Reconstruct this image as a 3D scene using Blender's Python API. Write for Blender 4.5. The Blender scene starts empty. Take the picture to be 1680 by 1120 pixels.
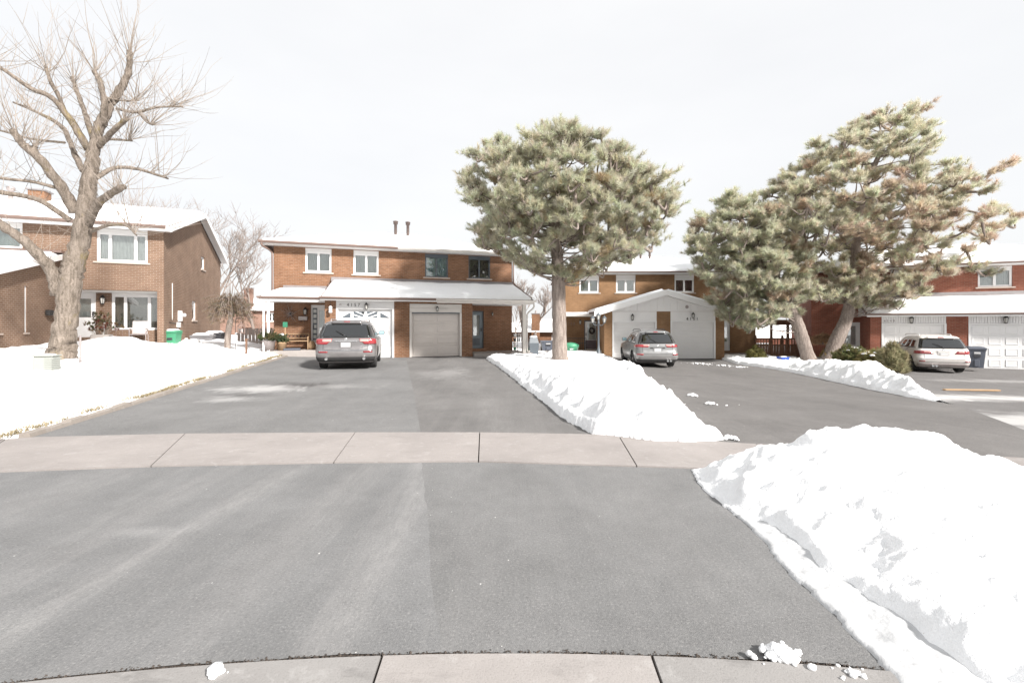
import bpy, bmesh, math, random
import numpy as np
from mathutils import Vector, Matrix
from mathutils.geometry import delaunay_2d_cdt

random.seed(7)
rng = np.random.default_rng(11)
scene = bpy.context.scene
col = scene.collection

# ------------------------------------------------------------------ camera, sky, sun, exposure
EYE = 1.6
cam_data = bpy.data.cameras.new('camera')
cam_data.lens = 16.0
cam_data.sensor_width = 36.0
cam_data.shift_y = -28.0 / 1680.0
cam_data.clip_start = 0.05
cam_data.clip_end = 2000.0
cam = bpy.data.objects.new('camera', cam_data)
cam.location = (0, 0, EYE)
cam.rotation_euler = (math.radians(90), 0, 0)
col.objects.link(cam)
scene.camera = cam

SUN_AZ = math.radians(46)      # from straight behind the camera round to the right
SUN_EL = math.radians(35)
SUN_DIR = Vector((math.sin(SUN_AZ) * math.cos(SUN_EL), -math.cos(SUN_AZ) * math.cos(SUN_EL), math.sin(SUN_EL)))

world = bpy.data.worlds.new('World')
scene.world = world
world.use_nodes = True
wn = world.node_tree
wn.nodes.clear()
w_out = wn.nodes.new('ShaderNodeOutputWorld')
w_bg = wn.nodes.new('ShaderNodeBackground')
w_sky = wn.nodes.new('ShaderNodeTexSky')
w_sky.sky_type = 'NISHITA'
w_sky.sun_disc = False
w_sky.sun_elevation = SUN_EL
w_sky.sun_rotation = math.atan2(SUN_DIR.x, SUN_DIR.y)
w_sky.air_density = 1.0
w_sky.dust_density = 3.0
# thin bright overcast: the clear sky shows through only a little
w_mix = wn.nodes.new('ShaderNodeMixRGB')
w_mix.inputs['Fac'].default_value = 0.96
w_tc = wn.nodes.new('ShaderNodeTexCoord')
w_nz = wn.nodes.new('ShaderNodeTexNoise'); w_nz.inputs['Scale'].default_value = 2.2; w_nz.inputs['Detail'].default_value = 6
w_mp = wn.nodes.new('ShaderNodeMapping'); w_mp.inputs['Scale'].default_value = (1, 1, 3.0)
w_rp = wn.nodes.new('ShaderNodeValToRGB')
w_rp.color_ramp.elements[0].position = .3; w_rp.color_ramp.elements[0].color = (.211, .2115, .2125, 1)
w_rp.color_ramp.elements[1].position = .7; w_rp.color_ramp.elements[1].color = (.226, .2255, .225, 1)
w_sc = wn.nodes.new('ShaderNodeVectorMath'); w_sc.operation = 'SCALE'; w_sc.inputs['Scale'].default_value = 10.0
wn.links.new(w_tc.outputs['Generated'], w_mp.inputs['Vector']); wn.links.new(w_mp.outputs[0], w_nz.inputs['Vector'])
wn.links.new(w_nz.outputs['Fac'], w_rp.inputs['Fac']); wn.links.new(w_rp.outputs[0], w_sc.inputs[0]); wn.links.new(w_sc.outputs[0], w_mix.inputs['Color2'])
w_bg.inputs['Strength'].default_value = 0.1
wn.links.new(w_sky.outputs[0], w_mix.inputs['Color1'])
wn.links.new(w_mix.outputs[0], w_bg.inputs['Color'])
wn.links.new(w_bg.outputs[0], w_out.inputs['Surface'])

sun_data = bpy.data.lights.new('sun', 'SUN')
sun_data.energy = 2.0
sun_data.angle = math.radians(4.5)
sun_data.color = (1.0, 0.965, 0.925)
sun = bpy.data.objects.new('sun', sun_data)
sun.rotation_euler = SUN_DIR.to_track_quat('Z', 'Y').to_euler()
sun.location = (30, -30, 40)
col.objects.link(sun)

scene.view_settings.view_transform = 'Standard'
scene.view_settings.look = 'None'
scene.view_settings.gamma = 1.0
scene.view_settings.use_curve_mapping = False
scene.view_settings.exposure = 2.15
scene.render.engine = 'CYCLES'
scene.cycles.max_bounces = 10
scene.cycles.diffuse_bounces = 8
scene.cycles.transparent_max_bounces = 12
scene.cycles.use_denoising = True

# ------------------------------------------------------------------ terrain
TX = np.array([-60, -40, -22, -15, -11, -8, -5, -2, 2, 6, 10, 19, 30, 60], float)
TZ = np.array([.8, .7, .58, .42, .2, .06, .04, .03, -.1, -.36, -.43, -.55, -.62, -.7], float)


def T(x, y):
    x = np.asarray(x, float); y = np.asarray(y, float)
    z = sum(np.interp(x + o, TX, TZ) for o in (-2, -1, 0, 1, 2)) / 5
    s = np.clip((y - 5.5) / 10.0, 0, 1)
    return z * s * s * (3 - 2 * s)


def Tf(x, y):
    return float(T(x, y))


def gp(u, v, h=0.0):
    """where the sight line of a spot in the photograph meets the terrain (+h)"""
    dx, dz = (u - 840) / 747.0, -(v - 532) / 747.0
    Y = 3.0
    lo, hi = 0.5, 90.0
    for _ in range(50):
        m = (lo + hi) / 2
        if EYE + dz * m > Tf(dx * m, m) + h:
            lo = m
        else:
            hi = m
    return (dx * lo, lo)


def at(u, v, Y):
    return Vector(((u - 840) / 747.0 * Y, Y, EYE - (v - 532) / 747.0 * Y))


# ------------------------------------------------------------------ noise on arrays
_lat = rng.random((256, 256))


def vnoise(x, y, seed=0):
    x = np.asarray(x, float) + seed * 17.3; y = np.asarray(y, float) + seed * 9.1
    xi = np.floor(x).astype(int); yi = np.floor(y).astype(int)
    fx = x - xi; fy = y - yi
    fx = fx * fx * (3 - 2 * fx); fy = fy * fy * (3 - 2 * fy)
    a = _lat[xi & 255, yi & 255]; b = _lat[(xi + 1) & 255, yi & 255]
    c = _lat[xi & 255, (yi + 1) & 255]; d = _lat[(xi + 1) & 255, (yi + 1) & 255]
    return (a * (1 - fx) + b * fx) * (1 - fy) + (c * (1 - fx) + d * fx) * fy


def fbm(x, y, octaves=4, seed=0, billow=False):
    s = 0; a = 1; t = 0; f = 1
    for o in range(octaves):
        n = vnoise(np.asarray(x) * f, np.asarray(y) * f, seed + o * 3)
        n = np.abs(2 * n - 1) if billow else n
        s = s + a * n; t += a; a *= .5; f *= 2.03
    return s / t


def poly_sd(px, py, poly):
    """signed distance to a polygon, positive inside"""
    px = np.asarray(px, float); py = np.asarray(py, float)
    d = np.full(px.shape, 1e9); inside = np.zeros(px.shape, bool)
    n = len(poly)
    for i in range(n):
        ax, ay = poly[i]; bx, by = poly[(i + 1) % n]
        ex, ey = bx - ax, by - ay
        t = np.clip(((px - ax) * ex + (py - ay) * ey) / (ex * ex + ey * ey + 1e-12), 0, 1)
        d = np.minimum(d, np.hypot(px - ax - t * ex, py - ay - t * ey))
        c = ((ay > py) != (by > py)) & (px < (bx - ax) * (py - ay) / (by - ay + 1e-12) + ax)
        inside ^= c
    return np.where(inside, d, -d)


# ------------------------------------------------------------------ mesh helpers
def tag(o, label=None, cat=None, group=None, kind=None):
    if label: o['label'] = label
    if cat: o['category'] = cat
    if group: o['group'] = group
    if kind: o['kind'] = kind
    return o


def empty(name, loc=(0, 0, 0), rz=0.0, label=None, cat=None, group=None):
    o = bpy.data.objects.new(name, None)
    o.empty_display_size = .2
    o.location = loc
    o.rotation_euler = (0, 0, rz)
    col.objects.link(o)
    return tag(o, label, cat, group)


def link(name, me, mat=None, parent=None, smooth=False):
    if mat is not None and len(me.materials) == 0:
        me.materials.append(mat)
    if smooth:
        me.polygons.foreach_set('use_smooth', np.ones(len(me.polygons), bool))
    o = bpy.data.objects.new(name, me)
    if parent is not None:
        o.parent = parent
    col.objects.link(o)
    return o


def mesh_np(name, V, Fc):
    """fast mesh from arrays; Fc is (m,3) or (m,4)"""
    V = np.asarray(V, np.float32); Fc = np.asarray(Fc, np.int32)
    me = bpy.data.meshes.new(name)
    me.vertices.add(len(V)); me.vertices.foreach_set('co', V.ravel())
    k = Fc.shape[1]
    me.loops.add(Fc.size); me.loops.foreach_set('vertex_index', Fc.ravel())
    me.polygons.add(len(Fc))
    me.polygons.foreach_set('loop_start', np.arange(0, Fc.size, k, dtype=np.int32))
    me.polygons.foreach_set('loop_total', np.full(len(Fc), k, np.int32))
    me.update(calc_edges=True)
    me.validate()
    return me


class MB:
    """collects shapes, then build() links them as one mesh object"""
    def __init__(s):
        s.v = []; s.f = []

    def add(s, vs, fs):
        b = len(s.v)
        s.v += [tuple(p) for p in vs]
        s.f += [tuple(i + b for i in f) for f in fs]
        return s

    def box(s, x0, x1, y0, y1, z0, z1):
        return s.add([(x0, y0, z0), (x1, y0, z0), (x1, y1, z0), (x0, y1, z0), (x0, y0, z1), (x1, y0, z1), (x1, y1, z1), (x0, y1, z1)],
                     [(0, 3, 2, 1), (4, 5, 6, 7), (0, 1, 5, 4), (1, 2, 6, 5), (2, 3, 7, 6), (3, 0, 4, 7)])

    def bbox(s, x0, x1, y0, y1, z0, z1, b=.01):
        """box with chamfered edges"""
        b = min(b, (x1 - x0) * .45, (y1 - y0) * .45, (z1 - z0) * .45)
        bm = bmesh.new()
        bmesh.ops.create_cube(bm, size=1)
        for v in bm.verts:
            v.co = ((x0 + x1) / 2 + v.co.x * (x1 - x0), (y0 + y1) / 2 + v.co.y * (y1 - y0), (z0 + z1) / 2 + v.co.z * (z1 - z0))
        bmesh.ops.bevel(bm, geom=bm.edges[:], offset=b, segments=1, affect='EDGES')
        bm.verts.index_update()
        s.add([v.co[:] for v in bm.verts], [[v.index for v in f.verts] for f in bm.faces])
        bm.free()
        return s

    def prism(s, poly, axis, a, b):
        """polygon extruded along an axis: x uses (y,z), y uses (x,z), z uses (x,y)"""
        def P(p, t):
            return {'x': (t, p[0], p[1]), 'y': (p[0], t, p[1]), 'z': (p[0], p[1], t)}[axis]
        n = len(poly)
        return s.add([P(p, a) for p in poly] + [P(p, b) for p in poly],
                     [tuple(range(n - 1, -1, -1)), tuple(range(n, 2 * n))] + [(i, (i + 1) % n, n + (i + 1) % n, n + i) for i in range(n)])

    def tube(s, pts, rad, n=8, caps=True):
        pts = [Vector(p) for p in pts]
        if not hasattr(rad, '__len__'):
            rad = [rad] * len(pts)
        b = len(s.v)
        up = None
        for i, p in enumerate(pts):
            d = (pts[min(i + 1, len(pts) - 1)] - pts[max(i - 1, 0)])
            d = d.normalized() if d.length > 1e-9 else Vector((0, 0, 1))
            if up is None:
                up = Vector((1, 0, 0)) if abs(d.x) < .8 else Vector((0, 1, 0))
            a = (up - d * up.dot(d)).normalized(); c = d.cross(a); up = a
            for k in range(n):
                t = 2 * math.pi * k / n
                s.v.append(tuple(p + (a * math.cos(t) + c * math.sin(t)) * rad[i]))
        for i in range(len(pts) - 1):
            for k in range(n):
                q = b + i * n
                s.f.append((q + k, q + (k + 1) % n, q + n + (k + 1) % n, q + n + k))
        if caps:
            s.f.append(tuple(b + k for k in range(n - 1, -1, -1)))
            e = b + (len(pts) - 1) * n
            s.f.append(tuple(e + k for k in range(n)))
        return s

    def lathe(s, prof, n=16, c=(0, 0, 0), axis='z'):
        b = len(s.v)
        for r, z in prof:
            for k in range(n):
                t = 2 * math.pi * k / n
                q = (r * math.cos(t), r * math.sin(t), z)
                if axis == 'x': q = (q[2], q[0], q[1])
                if axis == 'y': q = (q[0], -q[2], q[1])
                s.v.append((c[0] + q[0], c[1] + q[1], c[2] + q[2]))
        for i in range(len(prof) - 1):
            for k in range(n):
                q = b + i * n
                s.f.append((q + k, q + (k + 1) % n, q + n + (k + 1) % n, q + n + k))
        s.f.append(tuple(b + k for k in range(n - 1, -1, -1)))
        e = b + (len(prof) - 1) * n
        s.f.append(tuple(e + k for k in range(n)))
        return s

    def blob(s, c, r, n=8, m=6, jit=.15, seed=0):
        """a lumpy closed ball"""
        R = random.Random(seed)
        b = len(s.v)
        rx, ry, rz = r if hasattr(r, '__len__') else (r, r, r)
        for i in range(m + 1):
            ph = math.pi * i / m
            for k in range(n):
                t = 2 * math.pi * k / n
                j = 1 + R.uniform(-jit, jit)
                s.v.append((c[0] + rx * j * math.sin(ph) * math.cos(t), c[1] + ry * j * math.sin(ph) * math.sin(t), c[2] + rz * j * math.cos(ph)))
        for i in range(m):
            for k in range(n):
                q = b + i * n
                s.f.append((q + k, q + n + k, q + n + (k + 1) % n, q + (k + 1) % n))
        return s

    def me(s, name):
        me = bpy.data.meshes.new(name)
        me.from_pydata(s.v, [], s.f)
        me.update()
        return me

    def build(s, name, mat, parent=None, smooth=False):
        return link(name, s.me(name), mat, parent, smooth)


def bez(pts, n):
    """smooth curve through points (Catmull-Rom)"""
    P = [Vector(p) for p in pts]
    P = [P[0] * 2 - P[1]] + P + [P[-1] * 2 - P[-2]]
    out = []
    for i in range(1, len(P) - 2):
        for k in range(n):
            t = k / n
            out.append(.5 * ((2 * P[i]) + (-P[i - 1] + P[i + 1]) * t + (2 * P[i - 1] - 5 * P[i] + 4 * P[i + 1] - P[i + 2]) * t * t + (-P[i - 1] + 3 * P[i] - 3 * P[i + 1] + P[i + 2]) * t ** 3))
    out.append(P[-2])
    return out


def sheet(name, poly, mat, dz=0.0, step=.5, parent=None):
    """a ground sheet filling a polygon, following the terrain"""
    poly = [tuple(p) for p in poly]
    dens = []
    for i, a in enumerate(poly):
        b = poly[(i + 1) % len(poly)]
        L = math.dist(a, b); k = max(1, int(L / step))
        dens += [(a[0] + (b[0] - a[0]) * t / k, a[1] + (b[1] - a[1]) * t / k) for t in range(k)]
    n = len(dens)
    xs = [p[0] for p in dens]; ys = [p[1] for p in dens]
    gx, gy = np.meshgrid(np.arange(min(xs) + .11, max(xs), step), np.arange(min(ys) + .13, max(ys), step))
    gx = gx.ravel(); gy = gy.ravel()
    sd = poly_sd(gx, gy, dens)
    keep = sd > step * .35
    pts = [Vector(p) for p in dens] + [Vector((a, b)) for a, b in zip(gx[keep], gy[keep])]
    vo, eo, fo, *_ = delaunay_2d_cdt(pts, [(i, (i + 1) % n) for i in range(n)], [], 1, 1e-5)
    X = np.array([v.x for v in vo]); Y = np.array([v.y for v in vo]); Z = T(X, Y) + dz
    me = bpy.data.meshes.new(name)
    me.from_pydata(list(zip(X, Y, Z)), [], [tuple(f) for f in fo])
    me.update()
    if len(me.polygons) and sum(p.normal.z for p in me.polygons) < 0:
        me.flip_normals()
    return link(name, me, mat, parent)


# ------------------------------------------------------------------ materials
def nodes_of(name):
    m = bpy.data.materials.new(name)
    m.use_nodes = True
    return m, m.node_tree.nodes, m.node_tree.links, m.node_tree.nodes['Principled BSDF']


def simple(name, c, rough=.6, metal=0.0, bump=0.0, bscale=60, var=0.0, vscale=6, coat=0.0, spec=.5):
    m, N, Lk, P = nodes_of(name)
    P.inputs['Base Color'].default_value = (*c, 1)
    P.inputs['Roughness'].default_value = rough
    P.inputs['Metallic'].default_value = metal
    P.inputs['Coat Weight'].default_value = coat
    P.inputs['Specular IOR Level'].default_value = spec
    tc = N.new('ShaderNodeTexCoord')
    if var > 0:
        nz = N.new('ShaderNodeTexNoise'); nz.inputs['Scale'].default_value = vscale; nz.inputs['Detail'].default_value = 5
        Lk.new(tc.outputs['Object'], nz.inputs['Vector'])
        mx = N.new('ShaderNodeMixRGB')
        mx.inputs['Color1'].default_value = (*[max(0, k * (1 - var)) for k in c], 1)
        mx.inputs['Color2'].default_value = (*[min(1, k * (1 + var)) for k in c], 1)
        Lk.new(nz.outputs['Fac'], mx.inputs['Fac'])
        Lk.new(mx.outputs[0], P.inputs['Base Color'])
    if bump > 0:
        nb = N.new('ShaderNodeTexNoise'); nb.inputs['Scale'].default_value = bscale; nb.inputs['Detail'].default_value = 4
        Lk.new(tc.outputs['Object'], nb.inputs['Vector'])
        bp = N.new('ShaderNodeBump'); bp.inputs['Strength'].default_value = bump; bp.inputs['Distance'].default_value = .02
        Lk.new(nb.outputs['Fac'], bp.inputs['Height']); Lk.new(bp.outputs[0], P.inputs['Normal'])
    return m


def noise_node(N, Lk, vec, scale, detail=4, rough=.5, dist=0.0):
    n = N.new('ShaderNodeTexNoise')
    n.inputs['Scale'].default_value = scale; n.inputs['Detail'].default_value = detail
    n.inputs['Roughness'].default_value = rough; n.inputs['Distortion'].default_value = dist
    Lk.new(vec, n.inputs['Vector'])
    return n.outputs['Fac']


def ramp(N, Lk, fac, a, b, ca=(0, 0, 0, 1), cb=(1, 1, 1, 1)):
    r = N.new('ShaderNodeValToRGB')
    r.color_ramp.elements[0].position = a; r.color_ramp.elements[0].color = ca
    r.color_ramp.elements[1].position = b; r.color_ramp.elements[1].color = cb
    Lk.new(fac, r.inputs['Fac'])
    return r.outputs['Color']


def mix(N, Lk, fac, c1, c2, mode='MIX'):
    m = N.new('ShaderNodeMixRGB'); m.blend_type = mode
    for sock, val in ((m.inputs['Fac'], fac), (m.inputs['Color1'], c1), (m.inputs['Color2'], c2)):
        if hasattr(val, 'default_value') or hasattr(val, 'links'):
            Lk.new(val, sock)
        elif isinstance(val, (int, float)):
            sock.default_value = val
        else:
            sock.default_value = (*val, 1)
    return m.outputs[0]


def mapping(N, Lk, vec, scale=(1, 1, 1), rot=(0, 0, 0), loc=(0, 0, 0)):
    mp = N.new('ShaderNodeMapping')
    mp.inputs['Scale'].default_value = scale; mp.inputs['Rotation'].default_value = rot; mp.inputs['Location'].default_value = loc
    Lk.new(vec, mp.inputs['Vector'])
    return mp.outputs[0]


def math_node(N, Lk, op, a, b=None):
    m = N.new('ShaderNodeMath'); m.operation = op
    for i, v in enumerate((a, b)):
        if v is None: continue
        if isinstance(v, (int, float)): m.inputs[i].default_value = v
        else: Lk.new(v, m.inputs[i])
    return m.outputs[0]


def bump_node(N, Lk, P, height, strength, dist):
    b = N.new('ShaderNodeBump'); b.inputs['Strength'].default_value = strength; b.inputs['Distance'].default_value = dist
    Lk.new(height, b.inputs['Height']); Lk.new(b.outputs[0], P.inputs['Normal'])


def brick_mat(name, c1, c2, c3, mortar):
    m, N, Lk, P = nodes_of(name)
    tc = N.new('ShaderNodeTexCoord')
    so = N.new('ShaderNodeSeparateXYZ'); Lk.new(tc.outputs['Object'], so.inputs[0])
    sn = N.new('ShaderNodeSeparateXYZ'); Lk.new(tc.outputs['Normal'], sn.inputs[0])
    side = math_node(N, Lk, 'GREATER_THAN', math_node(N, Lk, 'ABSOLUTE', sn.outputs['X']), .6)
    mx = N.new('ShaderNodeMix'); mx.data_type = 'FLOAT'
    Lk.new(side, mx.inputs[0]); Lk.new(so.outputs['X'], mx.inputs[2]); Lk.new(so.outputs['Y'], mx.inputs[3])
    cv = N.new('ShaderNodeCombineXYZ'); Lk.new(mx.outputs[0], cv.inputs['X']); Lk.new(so.outputs['Z'], cv.inputs['Y'])
    bk = N.new('ShaderNodeTexBrick')
    bk.inputs['Scale'].default_value = 1.0
    bk.inputs['Brick Width'].default_value = .215; bk.inputs['Row Height'].default_value = .075
    bk.inputs['Mortar Size'].default_value = .006; bk.inputs['Mortar Smooth'].default_value = .15
    bk.inputs['Bias'].default_value = 0.0
    bk.inputs['Color1'].default_value = (*c1, 1); bk.inputs['Color2'].default_value = (*c2, 1); bk.inputs['Mortar'].default_value = (*mortar, 1)
    Lk.new(cv.outputs[0], bk.inputs['Vector'])
    big = noise_node(N, Lk, cv.outputs[0], 1.3, 5, .6)
    cell = noise_node(N, Lk, mapping(N, Lk, cv.outputs[0], (4.6, 13.3, 1)), 1.0, 2)
    t = mix(N, Lk, ramp(N, Lk, cell, .5, .72), bk.outputs['Color'], mix(N, Lk, .75, bk.outputs['Color'], c3))
    t = mix(N, Lk, ramp(N, Lk, big, .3, .75), mix(N, Lk, .3, t, (0.04, 0.02, .012), 'MULTIPLY'), t)
    fine = noise_node(N, Lk, tc.outputs['Object'], 45, 4)
    t = mix(N, Lk, .18, t, mix(N, Lk, 1.0, t, ramp(N, Lk, fine, .25, .75), 'OVERLAY'))
    Lk.new(t, P.inputs['Base Color'])
    P.inputs['Roughness'].default_value = .9; P.inputs['Specular IOR Level'].default_value = .2
    inv = math_node(N, Lk, 'SUBTRACT', 1.0, bk.outputs['Fac'])
    bump_node(N, Lk, P, math_node(N, Lk, 'ADD', inv, math_node(N, Lk, 'MULTIPLY', fine, .4)), .6, .012)
    return m


def snow_mat(name='snow'):
    m, N, Lk, P = nodes_of(name)
    tc = N.new('ShaderNodeTexCoord')
    v = tc.outputs['Object']
    a = noise_node(N, Lk, v, 14, 6, .6); b = noise_node(N, Lk, v, 70, 3, .6); d = noise_node(N, Lk, v, 2.3, 6, .7)
    sp = noise_node(N, Lk, v, 38, 2, .5)
    c = mix(N, Lk, ramp(N, Lk, d, .55, .8), (.90, .905, .91), (.80, .80, .80))
    c = mix(N, Lk, ramp(N, Lk, sp, .74, .80), c, (.42, .38, .33))
    Lk.new(c, P.inputs['Base Color'])
    P.inputs['Roughness'].default_value = .85; P.inputs['Specular IOR Level'].default_value = .25
    h = math_node(N, Lk, 'ADD', a, math_node(N, Lk, 'MULTIPLY', b, .35))
    bump_node(N, Lk, P, h, .55, .05)
    return m


def asphalt_mat(name, base, salt=.25, rot=0.0, stains=(), dust=0.0, seedloc=(0, 0, 0), wet=(), tracks=()):
    """worn driveway asphalt; stains and wet are (x, y, radius, strength) in metres"""
    m, N, Lk, P = nodes_of(name)
    tc = N.new('ShaderNodeTexCoord')
    v = mapping(N, Lk, tc.outputs['Object'], loc=seedloc)
    big = noise_node(N, Lk, v, .55, 6, .62, .4)
    grit = noise_node(N, Lk, v, 62, 5, .8)
    mid = noise_node(N, Lk, v, 9, 6, .7)
    streak = noise_node(N, Lk, mapping(N, Lk, v, (2.6, .16, 1), (0, 0, rot)), 1.0, 7, .7, .3)
    fstreak = noise_node(N, Lk, mapping(N, Lk, v, (30, 1.2, 1), (0, 0, rot)), 1.0, 5, .7)
    c = mix(N, Lk, ramp(N, Lk, big, .3, .7), [k * .82 for k in base], [k * 1.12 for k in base])
    c = mix(N, Lk, ramp(N, Lk, streak, .46, .78), c, mix(N, Lk, salt * .55, c, (.36, .345, .335)))
    c = mix(N, Lk, ramp(N, Lk, fstreak, .58, .8), c, mix(N, Lk, salt * .4, c, (.42, .40, .385)))
    blot = noise_node(N, Lk, v, 2.4, 8, .72, .5)
    c = mix(N, Lk, ramp(N, Lk, blot, .42, .66), mix(N, Lk, .12, c, (.03, .03, .03)), c)
    c = mix(N, Lk, ramp(N, Lk, mid, .32, .68), mix(N, Lk, .10, c, (0.02, .02, .02)), c)
    for k, (lo, hi, s) in enumerate(((.27, .47, .6), (.54, .72, .6))):
        g = ramp(N, Lk, grit, lo, hi)
        if k == 0: c = mix(N, Lk, g, mix(N, Lk, s, c, (.03, .03, .03)), c)
        else: c = mix(N, Lk, g, c, mix(N, Lk, s * .6, c, (.5, .48, .46)))
    sp = noise_node(N, Lk, v, 24, 2)
    c = mix(N, Lk, ramp(N, Lk, sp, .765, .79), c, (.55, .54, .52))

    def spots(c, lst, colr, scale):
        sx = N.new('ShaderNodeSeparateXYZ'); Lk.new(tc.outputs['Object'], sx.inputs[0])
        for (x, y, rx, ry, s) in lst:
            dx = math_node(N, Lk, 'DIVIDE', math_node(N, Lk, 'SUBTRACT', sx.outputs['X'], x), rx)
            dy = math_node(N, Lk, 'DIVIDE', math_node(N, Lk, 'SUBTRACT', sx.outputs['Y'], y), ry)
            rr = math_node(N, Lk, 'SQRT', math_node(N, Lk, 'ADD', math_node(N, Lk, 'MULTIPLY', dx, dx), math_node(N, Lk, 'MULTIPLY', dy, dy)))
            f = noise_node(N, Lk, mapping(N, Lk, v, (scale, scale * .55, 1), (0, 0, -.5)), 1.0, 7, .72, .8)
            k = math_node(N, Lk, 'SUBTRACT', math_node(N, Lk, 'ADD', f, .35), math_node(N, Lk, 'MULTIPLY', rr, .36))
            c = mix(N, Lk, math_node(N, Lk, 'MULTIPLY', ramp(N, Lk, k, .52, .80), s), c, colr)
        return c
    sx = N.new('ShaderNodeSeparateXYZ'); Lk.new(tc.outputs['Object'], sx.inputs[0])
    for (x0, y0, x1, y1, w, s) in tracks:          # pale salt rubbed in along wheel tracks
        ln = math.hypot(x1 - x0, y1 - y0); nx_, ny_ = -(y1 - y0) / ln, (x1 - x0) / ln
        dd = math_node(N, Lk, 'ADD', math_node(N, Lk, 'MULTIPLY', math_node(N, Lk, 'SUBTRACT', sx.outputs['X'], x0), nx_), math_node(N, Lk, 'MULTIPLY', math_node(N, Lk, 'SUBTRACT', sx.outputs['Y'], y0), ny_))
        wob = math_node(N, Lk, 'MULTIPLY', math_node(N, Lk, 'SUBTRACT', noise_node(N, Lk, v, .8, 3), .5), w * 1.6)
        dd = math_node(N, Lk, 'ABSOLUTE', math_node(N, Lk, 'ADD', dd, wob))
        band = math_node(N, Lk, 'SUBTRACT', 1.0, math_node(N, Lk, 'DIVIDE', dd, w))
        tn = noise_node(N, Lk, mapping(N, Lk, v, (14, 3.5, 1), (0, 0, math.atan2(x1 - x0, y1 - y0))), 1.0, 8, .8)
        k = math_node(N, Lk, 'MULTIPLY', ramp(N, Lk, band, .0, .9), ramp(N, Lk, tn, .36, .70))
        c = mix(N, Lk, math_node(N, Lk, 'MULTIPLY', k, s * .55), c, (.38, .37, .36))
    c = spots(c, wet, (.055, .048, .047), 1.5)
    c = spots(c, stains, (.52, .51, .50), 1.6)
    if dust > 0:
        f = noise_node(N, Lk, mapping(N, Lk, v, (.30, .55, 1), (0, 0, .2)), 1.0, 9, .66, 1.2)
        c = mix(N, Lk, math_node(N, Lk, 'MULTIPLY', ramp(N, Lk, f, .46, .66), dust), c, (.62, .62, .62))
    Lk.new(c, P.inputs['Base Color'])
    P.inputs['Roughness'].default_value = .88; P.inputs['Specular IOR Level'].default_value = .25
    vo = N.new('ShaderNodeTexVoronoi'); vo.inputs['Scale'].default_value = 170; Lk.new(v, vo.inputs['Vector'])
    h = math_node(N, Lk, 'ADD', vo.outputs['Distance'], math_node(N, Lk, 'MULTIPLY', mid, .8))
    bump_node(N, Lk, P, h, .32, .006)
    return m


def concrete_mat(name, base, stain=.5):
    m, N, Lk, P = nodes_of(name)
    tc = N.new('ShaderNodeTexCoord')
    v = tc.outputs['Object']
    a = noise_node(N, Lk, v, 1.1, 6, .65, .3); b = noise_node(N, Lk, v, 95, 3, .7)
    s = noise_node(N, Lk, mapping(N, Lk, v, (1, 3.0, 1)), 2.2, 7, .7)
    oi = N.new('ShaderNodeObjectInfo')
    c = mix(N, Lk, ramp(N, Lk, a, .3, .7), [k * .86 for k in base], [min(1, k * 1.08) for k in base])
    c = mix(N, Lk, ramp(N, Lk, s, .56, .75), c, mix(N, Lk, stain, c, [k * .62 for k in base]))
    c = mix(N, Lk, ramp(N, Lk, b, .22, .48), mix(N, Lk, .38, c, (.1, .09, .08)), c)
    sp = noise_node(N, Lk, v, 7, 7, .75, .6)
    c = mix(N, Lk, ramp(N, Lk, sp, .55, .8), c, mix(N, Lk, .5, c, (.46, .45, .44)))
    c = mix(N, Lk, math_node(N, Lk, 'MULTIPLY', oi.outputs['Random'], .22), c, mix(N, Lk, 1.0, c, (.7, .7, .7), 'MULTIPLY'))
    Lk.new(c, P.inputs['Base Color'])
    P.inputs['Roughness'].default_value = .9; P.inputs['Specular IOR Level'].default_value = .25
    bump_node(N, Lk, P, math_node(N, Lk, 'ADD', b, a), .35, .006)
    return m


def glass_mat(name, tint=(.95, .97, .97), refl=.12, rough=.02):
    """thin window pane: clear with sky reflection"""
    m = bpy.data.materials.new(name); m.use_nodes = True
    N = m.node_tree.nodes; Lk = m.node_tree.links
    N.clear()
    o = N.new('ShaderNodeOutputMaterial')
    tr = N.new('ShaderNodeBsdfTransparent'); tr.inputs['Color'].default_value = (*tint, 1)
    gl = N.new('ShaderNodeBsdfGlossy'); gl.inputs['Roughness'].default_value = rough
    fr = N.new('ShaderNodeFresnel'); fr.inputs['IOR'].default_value = 1.5
    k = math_node(N, Lk, 'ADD', fr.outputs[0], refl)
    mx = N.new('ShaderNodeMixShader')
    Lk.new(k, mx.inputs[0]); Lk.new(tr.outputs[0], mx.inputs[1]); Lk.new(gl.outputs[0], mx.inputs[2]); Lk.new(mx.outputs[0], o.inputs[0])
    return m


def bark_mat(name, c1, c2, lichen=None, vs=1.0):
    m, N, Lk, P = nodes_of(name)
    tc = N.new('ShaderNodeTexCoord')
    v = tc.outputs['Object']
    w = noise_node(N, Lk, mapping(N, Lk, v, (16 * vs, 16 * vs, 2.6 * vs)), 1.0, 6, .65, .5)
    f = noise_node(N, Lk, v, 30, 5, .7)
    c = mix(N, Lk, ramp(N, Lk, w, .36, .64), c1, c2)
    c = mix(N, Lk, .3, c, mix(N, Lk, 1.0, c, ramp(N, Lk, f, .3, .7), 'OVERLAY'))
    if lichen:
        l = noise_node(N, Lk, mapping(N, Lk, v, (1.6, 1.6, .8)), 1.0, 6, .75)
        c = mix(N, Lk, ramp(N, Lk, l, .56, .68), c, mix(N, Lk, .6, c, lichen))
    Lk.new(c, P.inputs['Base Color'])
    P.inputs['Roughness'].default_value = .95; P.inputs['Specular IOR Level'].default_value = .15
    bump_node(N, Lk, P, math_node(N, Lk, 'ADD', w, math_node(N, Lk, 'MULTIPLY', f, .3)), .9, .04)
    return m


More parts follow.
